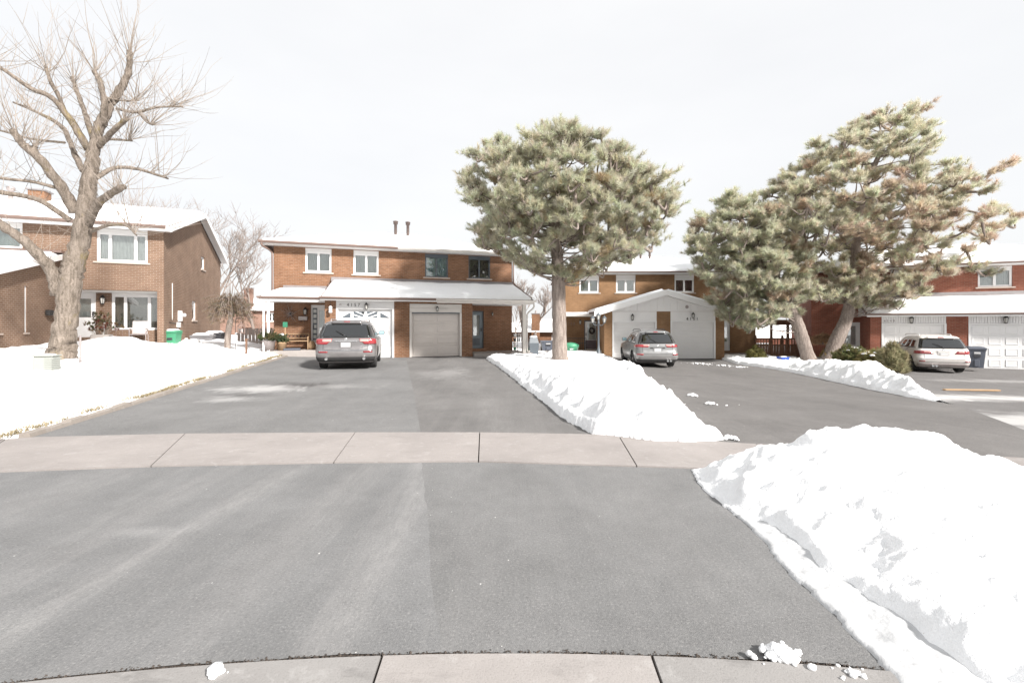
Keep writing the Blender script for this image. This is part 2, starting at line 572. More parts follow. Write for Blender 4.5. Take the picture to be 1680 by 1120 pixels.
def leaf_mat(name):
    """needles: colour carried by each tuft"""
    m, N, Lk, P = nodes_of(name)
    at_ = N.new('ShaderNodeAttribute'); at_.attribute_name = 'tint'
    Lk.new(at_.outputs['Color'], P.inputs['Base Color'])
    P.inputs['Roughness'].default_value = .6; P.inputs['Specular IOR Level'].default_value = .15
    tl = N.new('ShaderNodeBsdfTranslucent'); Lk.new(at_.outputs['Color'], tl.inputs['Color'])
    mx = N.new('ShaderNodeMixShader'); mx.inputs[0].default_value = .65
    Lk.new(P.outputs[0], mx.inputs[1]); Lk.new(tl.outputs[0], mx.inputs[2])
    Lk.new(mx.outputs[0], N['Material Output'].inputs[0])
    return m


M = {}
M['snow'] = snow_mat()
M['brick_a'] = brick_mat('orange_brown_brick', (.255, .13, .072), (.20, .10, .056), (.32, .185, .118), (.30, .23, .175))
M['brick_c'] = brick_mat('tan_brick', (.28, .163, .085), (.245, .138, .07), (.315, .19, .105), (.28, .20, .135))
M['brick_l'] = brick_mat('brown_brick', (.225, .142, .098), (.195, .12, .082), (.255, .168, .118), (.38, .32, .26))
M['brick_r'] = brick_mat('red_brick', (.30, .108, .07), (.25, .085, .055), (.335, .145, .10), (.30, .21, .165))
M['brick_far'] = brick_mat('pale_pink_brick', (.28, .17, .13), (.24, .14, .105), (.33, .22, .17), (.32, .25, .21))
M['white'] = simple('white_paint', (.72, .715, .71), .5, var=.05, vscale=3)
M['white_d'] = simple('white_siding', (.68, .67, .66), .6, var=.06, vscale=2)
M['beige'] = simple('beige_door_paint', (.55, .505, .47), .5, var=.04)
M['cream_trim'] = simple('cream_trim', (.56, .53, .495), .55, var=.05)
M['brown_trim'] = simple('brown_metal_trim', (.17, .115, .095), .5, var=.1)
M['grey_trim'] = simple('grey_flashing', (.20, .185, .185), .7, var=.2, vscale=4, bump=.3, bscale=30)
M['shingle'] = simple('roof_shingle', (.13, .10, .09), .95, var=.3, vscale=9, bump=.6, bscale=25)
M['dark_frame'] = simple('charcoal_frame', (.085, .10, .115), .45)
M['steel_door'] = simple('slate_blue_door', (.15, .185, .21), .4)
M['sill'] = simple('stone_sill', (.42, .35, .30), .85, var=.1)
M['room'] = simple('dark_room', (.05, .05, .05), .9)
M['curtain'] = simple('pale_curtain', (.55, .56, .54), .9, var=.2, vscale=5)
M['curtain_g'] = simple('grey_green_blind', (.34, .38, .36), .9, var=.25, vscale=2)
M['curtain_b'] = simple('teal_blind', (.26, .40, .44), .8, var=.2, vscale=8)
M['curtain_r'] = simple('plum_curtain', (.20, .06, .09), .9, var=.3, vscale=9)
M['blind'] = simple('cream_slat_blind', (.30, .29, .25), .8, var=.1)
M['glass'] = glass_mat('window_glass')
M['car_glass'] = glass_mat('car_glass', (.30, .34, .36), .10, .01)
M['black'] = simple('black_metal', (.025, .024, .024), .45)
M['rubber'] = simple('rubber', (.03, .029, .029), .85, var=.2)
M['galv'] = simple('weathered_metal', (.34, .30, .29), .5, .4, var=.2, vscale=8)
M['rust_metal'] = simple('rusty_flue', (.115, .085, .075), .6, .3, var=.3, vscale=9)
M['concrete'] = concrete_mat('porch_concrete', (.34, .31, .29))
M['walk'] = concrete_mat('sidewalk_concrete', (.30, .275, .262))
M['kerb'] = concrete_mat('kerb_concrete', (.31, .288, .275), .8)
M['edging'] = concrete_mat('edging_stone', (.30, .265, .235), .8)
M['wood'] = simple('weathered_wood', (.17, .095, .06), .85, var=.35, vscale=7, bump=.3)
M['wood_l'] = simple('light_wood', (.36, .24, .14), .8, var=.25, vscale=6)
M['wood_g'] = simple('grey_wood', (.45, .40, .37), .9, var=.25, vscale=6)
M['green_bin'] = simple('green_plastic', (.06, .26, .145), .45, var=.08)
M['navy_bin'] = simple('dark_blue_grey_plastic', (.09, .10, .125), .5, var=.1)
M['grey_bin'] = simple('grey_plastic', (.16, .155, .16), .6, var=.1)
M['black_bin'] = simple('black_plastic', (.04, .04, .045), .55)
M['bark'] = bark_mat('grey_bark', (.11, .09, .072), (.245, .205, .172), (.22, .17, .06))
M['bark_p'] = bark_mat('pine_bark', (.16, .128, .11), (.30, .255, .225), None, .9)
M['bark_f'] = simple('far_twigs', (.19, .155, .135), .95, var=.2)
M['twig'] = simple('pale_twig', (.22, .185, .155), .9, var=.25, vscale=3)
M['needle'] = leaf_mat('pine_needles')
M['chrome'] = simple('chrome', (.75, .75, .75), .15, 1.0)
M['red_lamp'] = simple('tail_lamp_red', (.27, .025, .03), .15, coat=1.0)
M['clear_lamp'] = simple('tail_lamp_clear', (.62, .33, .30), .15, coat=1.0)
M['plate'] = simple('number_plate', (.48, .48, .48), .5)
M['lantern_glass'] = simple('lantern_glass', (.50, .49, .46), .2)
M['green_print'] = simple('green_print', (.02, .16, .09), .5)

# ------------------------------------------------------------------ ground, road, pavements
def struct(o, label=None):
    o['kind'] = 'structure'
    if label: o['label'] = label
    return o


gx = np.concatenate([[-400, -200, -120, -80], np.arange(-60, 60.1, 1.0), [80, 120, 200, 400]])
gy = np.concatenate([[-200, -80, -40], np.arange(-20, 70.1, 1.0), [90, 130, 200, 350, 700]])
GX, GY = np.meshgrid(gx, gy)
GZ = T(GX, GY) - .07
nx, ny = len(gx), len(gy)
I = np.arange(nx * ny).reshape(ny, nx)
Fq = np.stack([I[:-1, :-1], I[:-1, 1:], I[1:, 1:], I[1:, :-1]], -1).reshape(-1, 4)
struct(link('ground', mesh_np('ground', np.stack([GX, GY, GZ], -1).reshape(-1, 3), Fq), M['snow']))

CC = (0.0, -11.3)          # centre of the turning circle


def arc(R, a0, a1, n, wob=0.0):
    out = []
    for i in range(n + 1):
        a = math.radians(a0 + (a1 - a0) * i / n)
        r = R + (random.uniform(-wob, wob) if wob else 0)
        out.append((CC[0] + r * math.sin(a), CC[1] + r * math.cos(a)))
    return out


FRONT_PX = [(-520, 812), (-400, 800), (-150, 784), (0, 775), (250, 766), (545, 760), (785, 758), (1045, 766), (1140, 769), (1330, 778), (1500, 788), (1700, 800), (2000, 815), (2700, 850)]
BACK_PX = [(-520, 745), (-400, 738), (-150, 728), (0, 722), (50, 718), (300, 712), (585, 710), (787, 710), (970, 713), (1190, 726), (1400, 739), (1620, 749), (1800, 758), (2000, 768), (2700, 800)]


def on_line(line, u):
    us = [p[0] for p in line]; vs = [p[1] for p in line]
    return gp(u, float(np.interp(u, us, vs)))


road_poly = arc(13.0, -180, 180, 90)[:-1]
M['road'] = asphalt_mat('road_asphalt', (.15, .147, .145), .3)
struct(sheet('road', road_poly, M['road'], .0, 1.0))

M['dirt'] = simple('dark_grit', (.075, .06, .05), .95, var=.5, vscale=40, bump=.8, bscale=60)
struct(sheet('joint_grit', arc(13.9, -42, 42, 60) + arc(13.3, 42, -42, 60), M['dirt'], -.012, .3))

M['kerb_old'] = concrete_mat('worn_kerb_concrete', (.25, .24, .232), 1.0)
kerb_root = struct(empty('kerb'))
ang = [-60, -50, -42, -33.5, -25, -17.5, -10.5, -2.65, 2.85, 11, 19, 27.5, 36, 44, 52, 60]
for a0, a1 in zip(ang[:-1], ang[1:]):
    o_ = arc(13.5, a0 + .03, a1 - .03, 8); i_ = arc(13.0, a1 - .03, a0 + .03, 8)
    pl = o_ + i_
    mb = MB()
    n = len(pl)
    mb.add([(x, y, .012) for x, y in pl] + [(x, y, -.25) for x, y in pl],
           [tuple(range(n - 1, -1, -1))] + [((i + 1) % n, i, n + i, n + (i + 1) % n) for i in range(n)])
    mb.build('kerb_stone', M['kerb_old'] if (a0 > 2 or -11 < a0 < -9) else M['kerb'], kerb_root)

front_line = [on_line(FRONT_PX, u) for u in range(-520, 2001, 40)]
seam_f = gp(690, 760)
kerb_line = arc(13.525, -40, 40, 160, .012)
split = 0.0
kl_left = [p for p in kerb_line if p[0] < -.45]
kl_right = [p for p in kerb_line if p[0] >= -.45]
fl_left = [p for p in front_line if p[0] < -1.06 and p[0] > -9.5]
fl_right = [p for p in front_line if p[0] > -.98 and p[0] < 9.5]
mid_f = on_line(FRONT_PX, 692)
M['apron_l'] = asphalt_mat('apron_asphalt_worn', (.183, .183, .1835), .5, rot=.95, seedloc=(3, 1, 0), tracks=[gp(0, 1039) + gp(493, 769) + (.22, .55), gp(-100, 1010) + gp(300, 770) + (.16, .3), gp(536, 1069) + gp(694, 781) + (.26, .5), gp(330, 1069) + gp(600, 781) + (.2, .25)], stains=[gp(245, 870) + (.42, .16, .22)])
M['apron_r'] = asphalt_mat('apron_asphalt_dark', (.180, .179, .178), .3, rot=.1, seedloc=(11, 4, 0))
M['drive_l'] = asphalt_mat('driveway_asphalt_left', (.182, .180, .178), .18, rot=.25, seedloc=(5, 9, 0),
                           stains=[gp(425, 638) + (1.5, .8, .55), gp(378, 655) + (.9, .5, .35), gp(560, 634) + (1.2, .5, .22)],
                           wet=[gp(500, 632) + (1.1, .7, .75), gp(400, 648) + (.8, .3, .4)])
M['drive_r'] = asphalt_mat('driveway_asphalt_right', (.158, .152, .148), .32, rot=.25, tracks=[gp(735, 590) + gp(830, 700) + (.5, .3)], seedloc=(1, 19, 0), stains=[gp(735, 612) + (.9, 2.5, .18)])
M['drive_c'] = asphalt_mat('driveway_asphalt_dark', (.155, .147, .142), .22, rot=1.35, seedloc=(21, 2, 0))
M['drive_4'] = asphalt_mat('driveway_asphalt_dusted', (.160, .153, .150), .3, rot=1.5, seedloc=(7, 31, 0), stains=[gp(1610, 652) + (4.6, 1.5, .8), gp(1720, 690) + (4.5, 1.3, .7), gp(1640, 625) + (3.5, .8, .3)])
seam = [(mid_f[0] + (kl_right[0][0] - mid_f[0]) * t_ + (random.uniform(-.014, .014) if 0 < t_ < 1 else 0), mid_f[1] + (kl_right[0][1] - mid_f[1]) * t_) for t_ in np.linspace(0, 1, 26)]
struct(sheet('apron', [p for p in fl_left] + seam + kl_left[::-1], M['apron_l'], 0, .35))
struct(sheet('apron', [mid_f] + fl_right + kl_right[:0:-1] + seam[:0:-1], M['apron_r'], 0, .35))

walk_root = struct(empty('sidewalk'))
struct(sheet('walk_bed', [on_line(FRONT_PX, u) for u in range(-500, 2641, 60)] + [on_line(BACK_PX, u) for u in range(2400, -501, -60)], M['dirt'], -.014, .5))
J = [(-520, -330), (-300, -170), (-80, 10), (247, 304), (547, 583), (785, 787), (1045, 1015), (1310, 1240), (1590, 1470), (1950, 1750), (2300, 2060), (2680, 2400)]
for (f0, b0), (f1, b1) in zip(J[:-1], J[1:]):
    fr = [on_line(FRONT_PX, f0 + (f1 - f0) * k / 6) for k in range(7)]
    bk = [on_line(BACK_PX, b0 + (b1 - b0) * k / 6) for k in range(7)]
    for ln in (fr, bk):      # leave the joint open
        for i, j in ((0, 1), (-1, -2)):
            d = Vector((ln[j][0] - ln[i][0], ln[j][1] - ln[i][1])).normalized() * .007
            ln[i] = (ln[i][0] + d.x, ln[i][1] + d.y)
    V = []
    for z in (.014, -.10):
        for (a, b) in zip(fr, bk):
            d = Vector((b[0] - a[0], b[1] - a[1])).normalized() * .012
            for (x, y) in ((a[0] + d.x, a[1] + d.y), (b[0] - d.x, b[1] - d.y)):
                V.append((x, y, Tf(x, y) + z))
    Fs = []
    for k in range(6):
        a = 2 * k
        Fs.append((a, a + 2, a + 3, a + 1))
        Fs.append((a + 2, a, a + 14, a + 16)); Fs.append((a + 1, a + 3, a + 17, a + 15))
    Fs += [(0, 1, 15, 14), (13, 12, 26, 27)]
    MB().add(V, Fs).build('slab', M['walk'], walk_root)

# driveways
bl = lambda a, b, n=6: [on_line(BACK_PX, a + (b - a) * k / n) for k in range(n + 1)]
left_edge = [gp(50, 718), gp(120, 696), gp(200, 671), gp(300, 639), gp(380, 614), gp(440, 595), gp(478, 583)]
struct(sheet('driveway', left_edge[::-1] + bl(52, 690) + [gp(680, 650), gp(666, 586), (-5.6, 22.4), (-9.2, 21.0)], M['drive_l'], .002, .4))
struct(sheet('driveway', [(-5.6, 22.4), gp(666, 586), gp(680, 650)] + bl(690, 1040) + [gp(960, 660), gp(880, 600), (.6, 22.6), (-1.5, 23.2)], M['drive_r'], .002, .4))
struct(sheet('driveway', bl(1040, 1760, 8) + [gp(1680, 705), gp(1566, 664), gp(1400, 628), gp(1260, 600), (13.0, 27.5), (5.4, 27.6), (3.2, 20), gp(960, 660)], M['drive_c'], .002, .4))
struct(sheet('driveway', bl(1760, 1980, 4) + [(12.5, 6.5), (24, 12), (32, 19.5), (19.6, 25.6), (16.5, 22), gp(1470, 620), gp(1566, 664), gp(1680, 705)], M['drive_4'], -.006, .5))

# row of edging stones along the left driveway
edge_root = struct(empty('driveway_edging'))
Lc = bez([(x, y, 0) for x, y in left_edge], 14)
acc = [0]
for a, b in zip(Lc[:-1], Lc[1:]): acc.append(acc[-1] + (b - a).length)
tot = acc[-1]
k = 0.0


def along(d):
    i = min(max(np.searchsorted(acc, d) - 1, 0), len(Lc) - 2)
    t = (d - acc[i]) / (acc[i + 1] - acc[i])
    return Lc[i].lerp(Lc[i + 1], t), (Lc[i + 1] - Lc[i]).normalized()


while k < tot - .3:
    ln = .42
    p0, d0 = along(k + .01); p1, d1 = along(min(k + ln - .01, tot))
    n0 = Vector((-d0.y, d0.x, 0)); n1 = Vector((-d1.y, d1.x, 0))
    hj = random.uniform(.045, .075); w = .15
    V = []
    for (p, n, ww) in ((p0, n0, 0), (p0, n0, w), (p1, n1, w), (p1, n1, 0)):
        q = p + n * (ww + .006); V.append((q.x, q.y, Tf(q.x, q.y) - .05))
    for (p, n, ww) in ((p0, n0, .012), (p0, n0, w - .012), (p1, n1, w - .012), (p1, n1, .012)):
        q = p + n * (ww + .006); V.append((q.x, q.y, Tf(q.x, q.y) + hj + random.uniform(-.006, .006)))
    MB().add(V, [(4, 7, 6, 5), (0, 4, 5, 1), (1, 5, 6, 2), (2, 6, 7, 3), (3, 7, 4, 0)]).build('edging_stone', M['edging'], edge_root)
    k += ln


# ------------------------------------------------------------------ snow
def ss(a, b, x):
    t = np.clip((x - a) / (b - a), 0, 1)
    return t * t * (3 - 2 * t)


def snowfield(name, label, box, res, hfun):
    x0, x1, y0, y1 = box
    xs = np.arange(x0, x1 + res, res); ys = np.arange(y0, y1 + res, res)
    X, Y = np.meshgrid(xs, ys)
    Hh = hfun(X, Y)
    Z = T(X, Y) + Hh
    n = X.shape[1]
    I = np.arange(X.size).reshape(X.shape)
    Q = np.stack([I[:-1, :-1], I[:-1, 1:], I[1:, 1:], I[1:, :-1]], -1).reshape(-1, 4)
    hq = Hh.ravel()[Q].max(1)
    Q = Q[hq > -.02]
    used = np.unique(Q)
    remap = np.full(X.size, -1); remap[used] = np.arange(len(used))
    V = np.stack([X, Y, Z], -1).reshape(-1, 3)[used]
    o = link(name, mesh_np(name, V, remap[Q]), M['snow'], smooth=True)
    o['kind'] = 'stuff'; o['label'] = label; o['category'] = 'snow'
    return o


def rough(X, Y, s=1.0):
    lumps = ss(.48, .74, fbm(X * 2.9, Y * 2.9, 3, 5)); chips = ss(.52, .72, fbm(X * 8.5, Y * 8.5, 3, 9))
    return s * (.10 * (fbm(X * 1.4, Y * 1.4, 4, 1) - .5) + .075 * (lumps - .3) + .030 * (chips - .3) + .022 * (fbm(X * 26, Y * 26, 3, 2) - .5))


lawn_poly = [gp(-520, 744), gp(-150, 728), gp(0, 721), gp(38, 714)] + [(p.x, p.y) for p in [a + Vector((-d.y, d.x, 0)) * .20 for a, d in (along(t) for t in np.linspace(.3, tot - .1, 14))]] + \
            [gp(470, 577), (-10.6, 20.6), (-12.2, 22.5), (-13, 30), (-45, 32), (-45, 8)]
pm = at(185, 551, 18.2); pm2 = at(140, 556, 16.2); pm3 = at(235, 560, 18.9)


FOOT = []
for k_ in range(15):
    a_, b_ = gp(150 - 9 * k_, 668 + 2.3 * k_); FOOT.append((a_ + (.11 if k_ % 2 else -.11), b_ + .05 * math.sin(k_ * 2.1)))
for k_ in range(12):
    a_, b_ = gp(330 - 16 * k_, 596 + 1.2 * k_, .25); FOOT.append((a_, b_ + (.14 if k_ % 2 else -.14)))


def h_lawn(X, Y):
    d = poly_sd(X, Y, lawn_poly) + .16 * (fbm(X * 2.2, Y * 2.2, 4, 3) - .5)
    h = .05 * ss(0, .12, d) + .13 * ss(.1, .8, d) + .16 * ss(.8, 2.6, d)
    h = h + .34 * np.exp(-((X - pm.x) / 1.3) ** 2 - ((Y - pm.y) / .7) ** 2)
    h = h + .10 * np.exp(-((X - pm2.x) / 1.2) ** 2 - ((Y - pm2.y) / .8) ** 2)
    h = h + .05 * np.exp(-((X - pm3.x) / .9) ** 2 - ((Y - pm3.y) / .7) ** 2)
    amp = ss(.1, 1.2, d)
    h = h + amp * (.10 * (fbm(X * .7, Y * .7, 3, 2) - .5)) + (.3 + .35 * amp) * rough(X, Y, 1.0)
    for fx, fy in FOOT:
        h = h - .11 * np.exp(-(((X - fx) / .10) ** 2 + ((Y - fy) / .15) ** 2) ** 2) * amp
    return np.where(d > 0, h, -.05 + .3 * np.minimum(d, 0))


snowfield('lawn_snow', 'deep white snow covering the front lawn around the bare lopped tree', (-34, -5.0, 6.2, 24.5), .09, h_lawn)

bank_poly = [gp(972, 713), gp(952, 702), gp(925, 687), gp(880, 652), gp(842, 620), gp(815, 600), gp(797, 589), (-.3, 21.6), (1.4, 22.3), (2.2, 27), (5.2, 27.2), (5.3, 24),
             gp(1020, 590, .25), gp(1046, 603, .25), gp(1078, 625, .25), gp(1110, 650, .25), gp(1140, 672, .25), gp(1172, 700, .15), gp(1190, 721), gp(1140, 726), gp(1080, 724), gp(1020, 717)]


def h_bank(X, Y):
    d = poly_sd(X, Y, bank_poly) + .14 * (fbm(X * 2.6, Y * 2.6, 4, 8) - .5)
    near = 1 - ss(15.0, 18.5, Y)
    h = .16 * ss(0, .07, d) + .10 * ss(.05, .4, d) + near * .17 * ss(.12, .6, d)
    crest = np.exp(-((X - (1.2 + (Y - 7) * .22 + .9)) / .8) ** 2)
    h = h + near * .12 * crest
    h = h + (.4 + .6 * near) * rough(X, Y, 1.45) * ss(-.05, .25, d) * (1.2 - .7 * ss(.7, 1.5, d))
    return np.where(d > 0, h, -.04 + .3 * np.minimum(d, 0))


snowfield('snow_bank', 'long shovelled snow bank between the two driveways, below the round pine', (-2.2, 7.0, 6.0, 27.6), .05, h_bank)

strip_poly = [gp(1208, 597), gp(1260, 604), gp(1300, 611), gp(1350, 622), gp(1400, 633), gp(1450, 643), gp(1500, 653), gp(1540, 660), gp(1568, 665), gp(1552, 653, .1), gp(1515, 630, .25), gp(1470, 607, .3),
              (15.6, 19), (17.6, 22), (18.6, 25.4), (15, 27.5), (12.6, 28)]


def h_strip(X, Y):
    d = poly_sd(X, Y, strip_poly) + .12 * (fbm(X * 2.4, Y * 2.4, 4, 12) - .5)
    near = 1 - ss(17.5, 22, Y)
    tip = gp(1566, 664); taper = .12 + .88 * ss(.2, 2.4, np.hypot(X - tip[0], Y - tip[1]))
    h = .14 * ss(0, .08, d) + .10 * ss(.05, .4, d) + near * .34 * ss(.12, .8, d)
    h = h + (.5 + .6 * near) * rough(X, Y, 1.5) * ss(-.05, .25, d)
    return np.where(d > 0, h * taper, -.04 + .3 * np.minimum(d, 0))


snowfield('snow_strip', 'low snow bank under the leaning pines, tapering beside the white car', (9.0, 19.2, 10.8, 28.2), .06, h_strip)

mound_poly = [gp(1137, 772), gp(1150, 798), gp(1192, 836), gp(1215, 855), gp(1250, 890), gp(1300, 946), gp(1360, 1006), gp(1410, 1056), gp(1445, 1090), (1.70, 2.0), (1.66, 1.6), (1.85, 1.0), (2.6, .7), (9.5, .6), (9.5, 3.0),
              (7, 3.7), (5.6, 4.35), (4.6, 5.0), (3.7, 5.3), (2.9, 5.3), (2.3, 5.15)]


def h_mound(X, Y):
    d0 = poly_sd(X, Y, mound_poly)
    d = d0 + .07 * (fbm(X * 4, Y * 4, 4, 15) - .5)
    up = ss(3.1, 4.0, Y)
    ledge = (1 - up) * (.22 + .22 * (fbm(X * 1.1, Y * 1.1, 2, 6) - .5))
    Hx = np.interp(X, [1.9, 2.3, 2.8, 3.2, 3.55, 3.9, 4.35, 4.8, 6, 9], [.40, .46, .52, .62, .70, .58, .37, .24, .20, .2])
    Hy = .62 + .38 * np.exp(-((Y - 4.45) / .8) ** 2)
    wall = .62 * ss(ledge + .02, ledge + .13 + .08 * up, d) + .38 * ss(ledge + .02, ledge + .45 + .3 * up, d)
    h = -.04 + .06 * ss(ledge - .06, ledge + .02, d) + wall * (.42 + .42 * ss(.1, 1.2, d - ledge)) * Hx * Hy * 1.20
    h = h + (rough(X, Y, .72) + .09 * (fbm(X * 1.9, Y * 1.9, 4, 31) - .5)) * ss(.0, .2, d - ledge) * (1.25 - .8 * ss(.8, 1.8, d)) + .03 * (fbm(X * 20, Y * 20, 4, 4) - .4) * ss(.0, .1, d)
    return np.where(d > 0, h, -.03 + .5 * np.minimum(d, 0))


def h_ice(X, Y):
    d = poly_sd(X, Y, mound_poly) + .07 * (fbm(X * 4, Y * 4, 4, 15) - .5) + .02 * (fbm(X * 30, Y * 30, 2, 3) - .5)
    h = .020 * ss(0, .03, d) + .03 * ss(.02, .32, d) + .035 * (fbm(X * 9, Y * 9, 4, 6) - .5) * ss(0, .1, d) + .008 * (fbm(X * 34, Y * 34, 3, 8) - .5) * ss(0, .05, d)
    return np.where((d > 0) & (d < .62), h, -.03 + .5 * np.minimum(d, 0))


M['ice'] = simple('grey_packed_ice', (.50, .505, .51), .7, var=.25, vscale=9, bump=.5, bscale=16)
o = snowfield('packed_ice', 'thin grey packed ice left at the scraped foot of the foreground heap', (1.2, 3.0, .5, 5.7), .022, h_ice)
o.data.materials.clear(); o.data.materials.append(M['ice'])
snowfield('snow_mound', 'big ploughed snow heap in the right foreground beside the kerb', (1.2, 8.0, .5, 5.7), .022, h_mound)


def clump(u, v, n, spread, rmax, label, seed):
    R = random.Random(seed)
    x, y = gp(u, v)
    mb = MB()
    for i in range(n):
        f = abs(R.gauss(0, 1))
        a = R.uniform(0, 6.28)
        px, py = x + spread * f * .6 * math.cos(a), y + spread * f * .45 * math.sin(a)
        r = rmax * R.uniform(.25, 1) / (1 + f * .8)
        mb.blob((px, py, Tf(px, py) + r * .45 + .012), (r * R.uniform(.9, 1.3), r * R.uniform(.9, 1.2), r * .8), 9, 6, .22, seed * 31 + i)
    o = mb.build('snow_clump', M['snow'], None, True)
    return tag(o, label, 'snow clump', 'loose snow clumps on the pavement', 'stuff')


clump(1280, 1078, 46, .12, .045, 'crumbly snow clump on the kerb joint by the foreground heap', 3)
clump(1395, 1108, 16, .10, .022, 'scatter of tiny snow crumbs at the foot of the foreground heap', 4)
clump(352, 1108, 14, .05, .035, 'flat snow lump lying on the kerb in the left foreground', 5)
clump(1200, 721, 14, .16, .06, 'few snow lumps at the sidewalk corner of the long bank', 6)
clump(1137, 650, 12, .35, .06, 'loose snow crumbs on the dark driveway beside the long bank', 7)
clump(1165, 664, 14, .40, .05, 'line of snow crumbs further down the dark driveway', 8)
for i, (u, v, n_, s_) in enumerate(((1145, 597, 40, .9), (1185, 600, 26, .7), (1215, 603, 20, .5))):
    clump(u, v, n_, s_, .055, ('snow crumbs scattered behind the silver grey SUV', 'snow crumbs in front of the right garage of 4151', 'snow crumbs at the tip of the low snow bank')[i], 20 + i)

# withered grass showing at the thin edge of the lawn snow
R_ = random.Random(5)
gv = []; gf = []
for t in np.linspace(.2, tot - .5, 26):
    if R_.random() < .3: continue
    p, d = along(t)
    c = p + Vector((-d.y, d.x, 0)) * R_.uniform(.20, .34)
    for _ in range(R_.randint(90, 260)):
        q = c + d * R_.gauss(0, .26) + Vector((-d.y, d.x, 0)) * R_.gauss(0, .045)
        z = Tf(q.x, q.y) + .035
        a = R_.uniform(0, 6.28); l = R_.uniform(.03, .10)
        b = len(gv)
        gv += [(q.x - .006 * math.sin(a), q.y + .006 * math.cos(a), z), (q.x + .006 * math.sin(a), q.y - .006 * math.cos(a), z), (q.x + l * math.cos(a), q.y + l * math.sin(a), z + R_.uniform(.03, .10))]
        gf.append((b, b + 1, b + 2))
M['straw'] = simple('withered_grass', (.26, .21, .12), .9, var=.4, vscale=12)
o = link('withered_grass', mesh_np('withered_grass', gv, gf), M['straw'])
tag(o, 'withered straw coloured grass along the driveway edge', 'grass', None, 'stuff')

# grit and dead leaves lodged in the kerb joint
gv = []; gf = []
for i in range(2600):
    a = math.radians(R_.uniform(-14, 12)); r = 13.51 + R_.gauss(0, .012)
    x, y = CC[0] + r * math.sin(a), CC[1] + r * math.cos(a)
    s = R_.uniform(.003, .010); b = len(gv)
    for k in range(4):
        t = R_.uniform(0, 6.28)
        gv.append((x + s * math.cos(t) * (k < 3), y + s * math.sin(t) * (k < 3), (0 if k < 3 else s * .9) + .002))
    gf += [(b, b + 1, b + 3), (b + 1, b + 2, b + 3), (b + 2, b, b + 3)]
o = link('joint_debris', mesh_np('joint_debris', gv, gf), M['dirt'])
tag(o, 'dark grit and leaf litter lodged along the kerb joint', 'grit', None, 'stuff')

# ------------------------------------------------------------------ house building helpers
def front_map(y):
    return lambda a, b, c: (a, y + c, b)


def right_map(x):
    return lambda a, b, c: (x - c, a, b)


def mbox(mb, mp, a0, a1, b0, b1, c0, c1):
    P = [(a0, b0, c0), (a1, b0, c0), (a1, b0, c1), (a0, b0, c1), (a0, b1, c0), (a1, b1, c0), (a1, b1, c1), (a0, b1, c1)]
    return mb.add([mp(*p) for p in P], [(0, 3, 2, 1), (4, 5, 6, 7), (0, 1, 5, 4), (1, 2, 6, 5), (2, 3, 7, 6), (3, 0, 4, 7)])


def panel(mb, mp, a0, a1, b0, b1, th, holes=()):
    """wall with openings and their reveals"""
    A = sorted({a0, a1} | {h[0] for h in holes} | {h[1] for h in holes})
    B = sorted({b0, b1} | {h[2] for h in holes} | {h[3] for h in holes})
    A = [a for a in A if a0 <= a <= a1]; B = [b for b in B if b0 <= b <= b1]

    def solid(i, j):
        if i < 0 or j < 0 or i >= len(A) - 1 or j >= len(B) - 1: return False
        ca, cb = (A[i] + A[i + 1]) / 2, (B[j] + B[j + 1]) / 2
        return not any(h[0] < ca < h[1] and h[2] < cb < h[3] for h in holes)
    for i in range(len(A) - 1):
        for j in range(len(B) - 1):
            if not solid(i, j): continue
            p, q, r, s = A[i], A[i + 1], B[j], B[j + 1]
            mb.add([mp(p, r, 0), mp(q, r, 0), mp(q, s, 0), mp(p, s, 0)], [(0, 1, 2, 3)])
            mb.add([mp(p, r, th), mp(q, r, th), mp(q, s, th), mp(p, s, th)], [(3, 2, 1, 0)])
            if not solid(i - 1, j): mb.add([mp(p, r, 0), mp(p, s, 0), mp(p, s, th), mp(p, r, th)], [(0, 1, 2, 3)])
            if not solid(i + 1, j): mb.add([mp(q, r, 0), mp(q, r, th), mp(q, s, th), mp(q, s, 0)], [(0, 1, 2, 3)])
            if not solid(i, j - 1): mb.add([mp(p, r, 0), mp(p, r, th), mp(q, r, th), mp(q, r, 0)], [(0, 1, 2, 3)])
            if not solid(i, j + 1): mb.add([mp(p, s, 0), mp(q, s, 0), mp(q, s, th), mp(p, s, th)], [(0, 1, 2, 3)])
    return mb


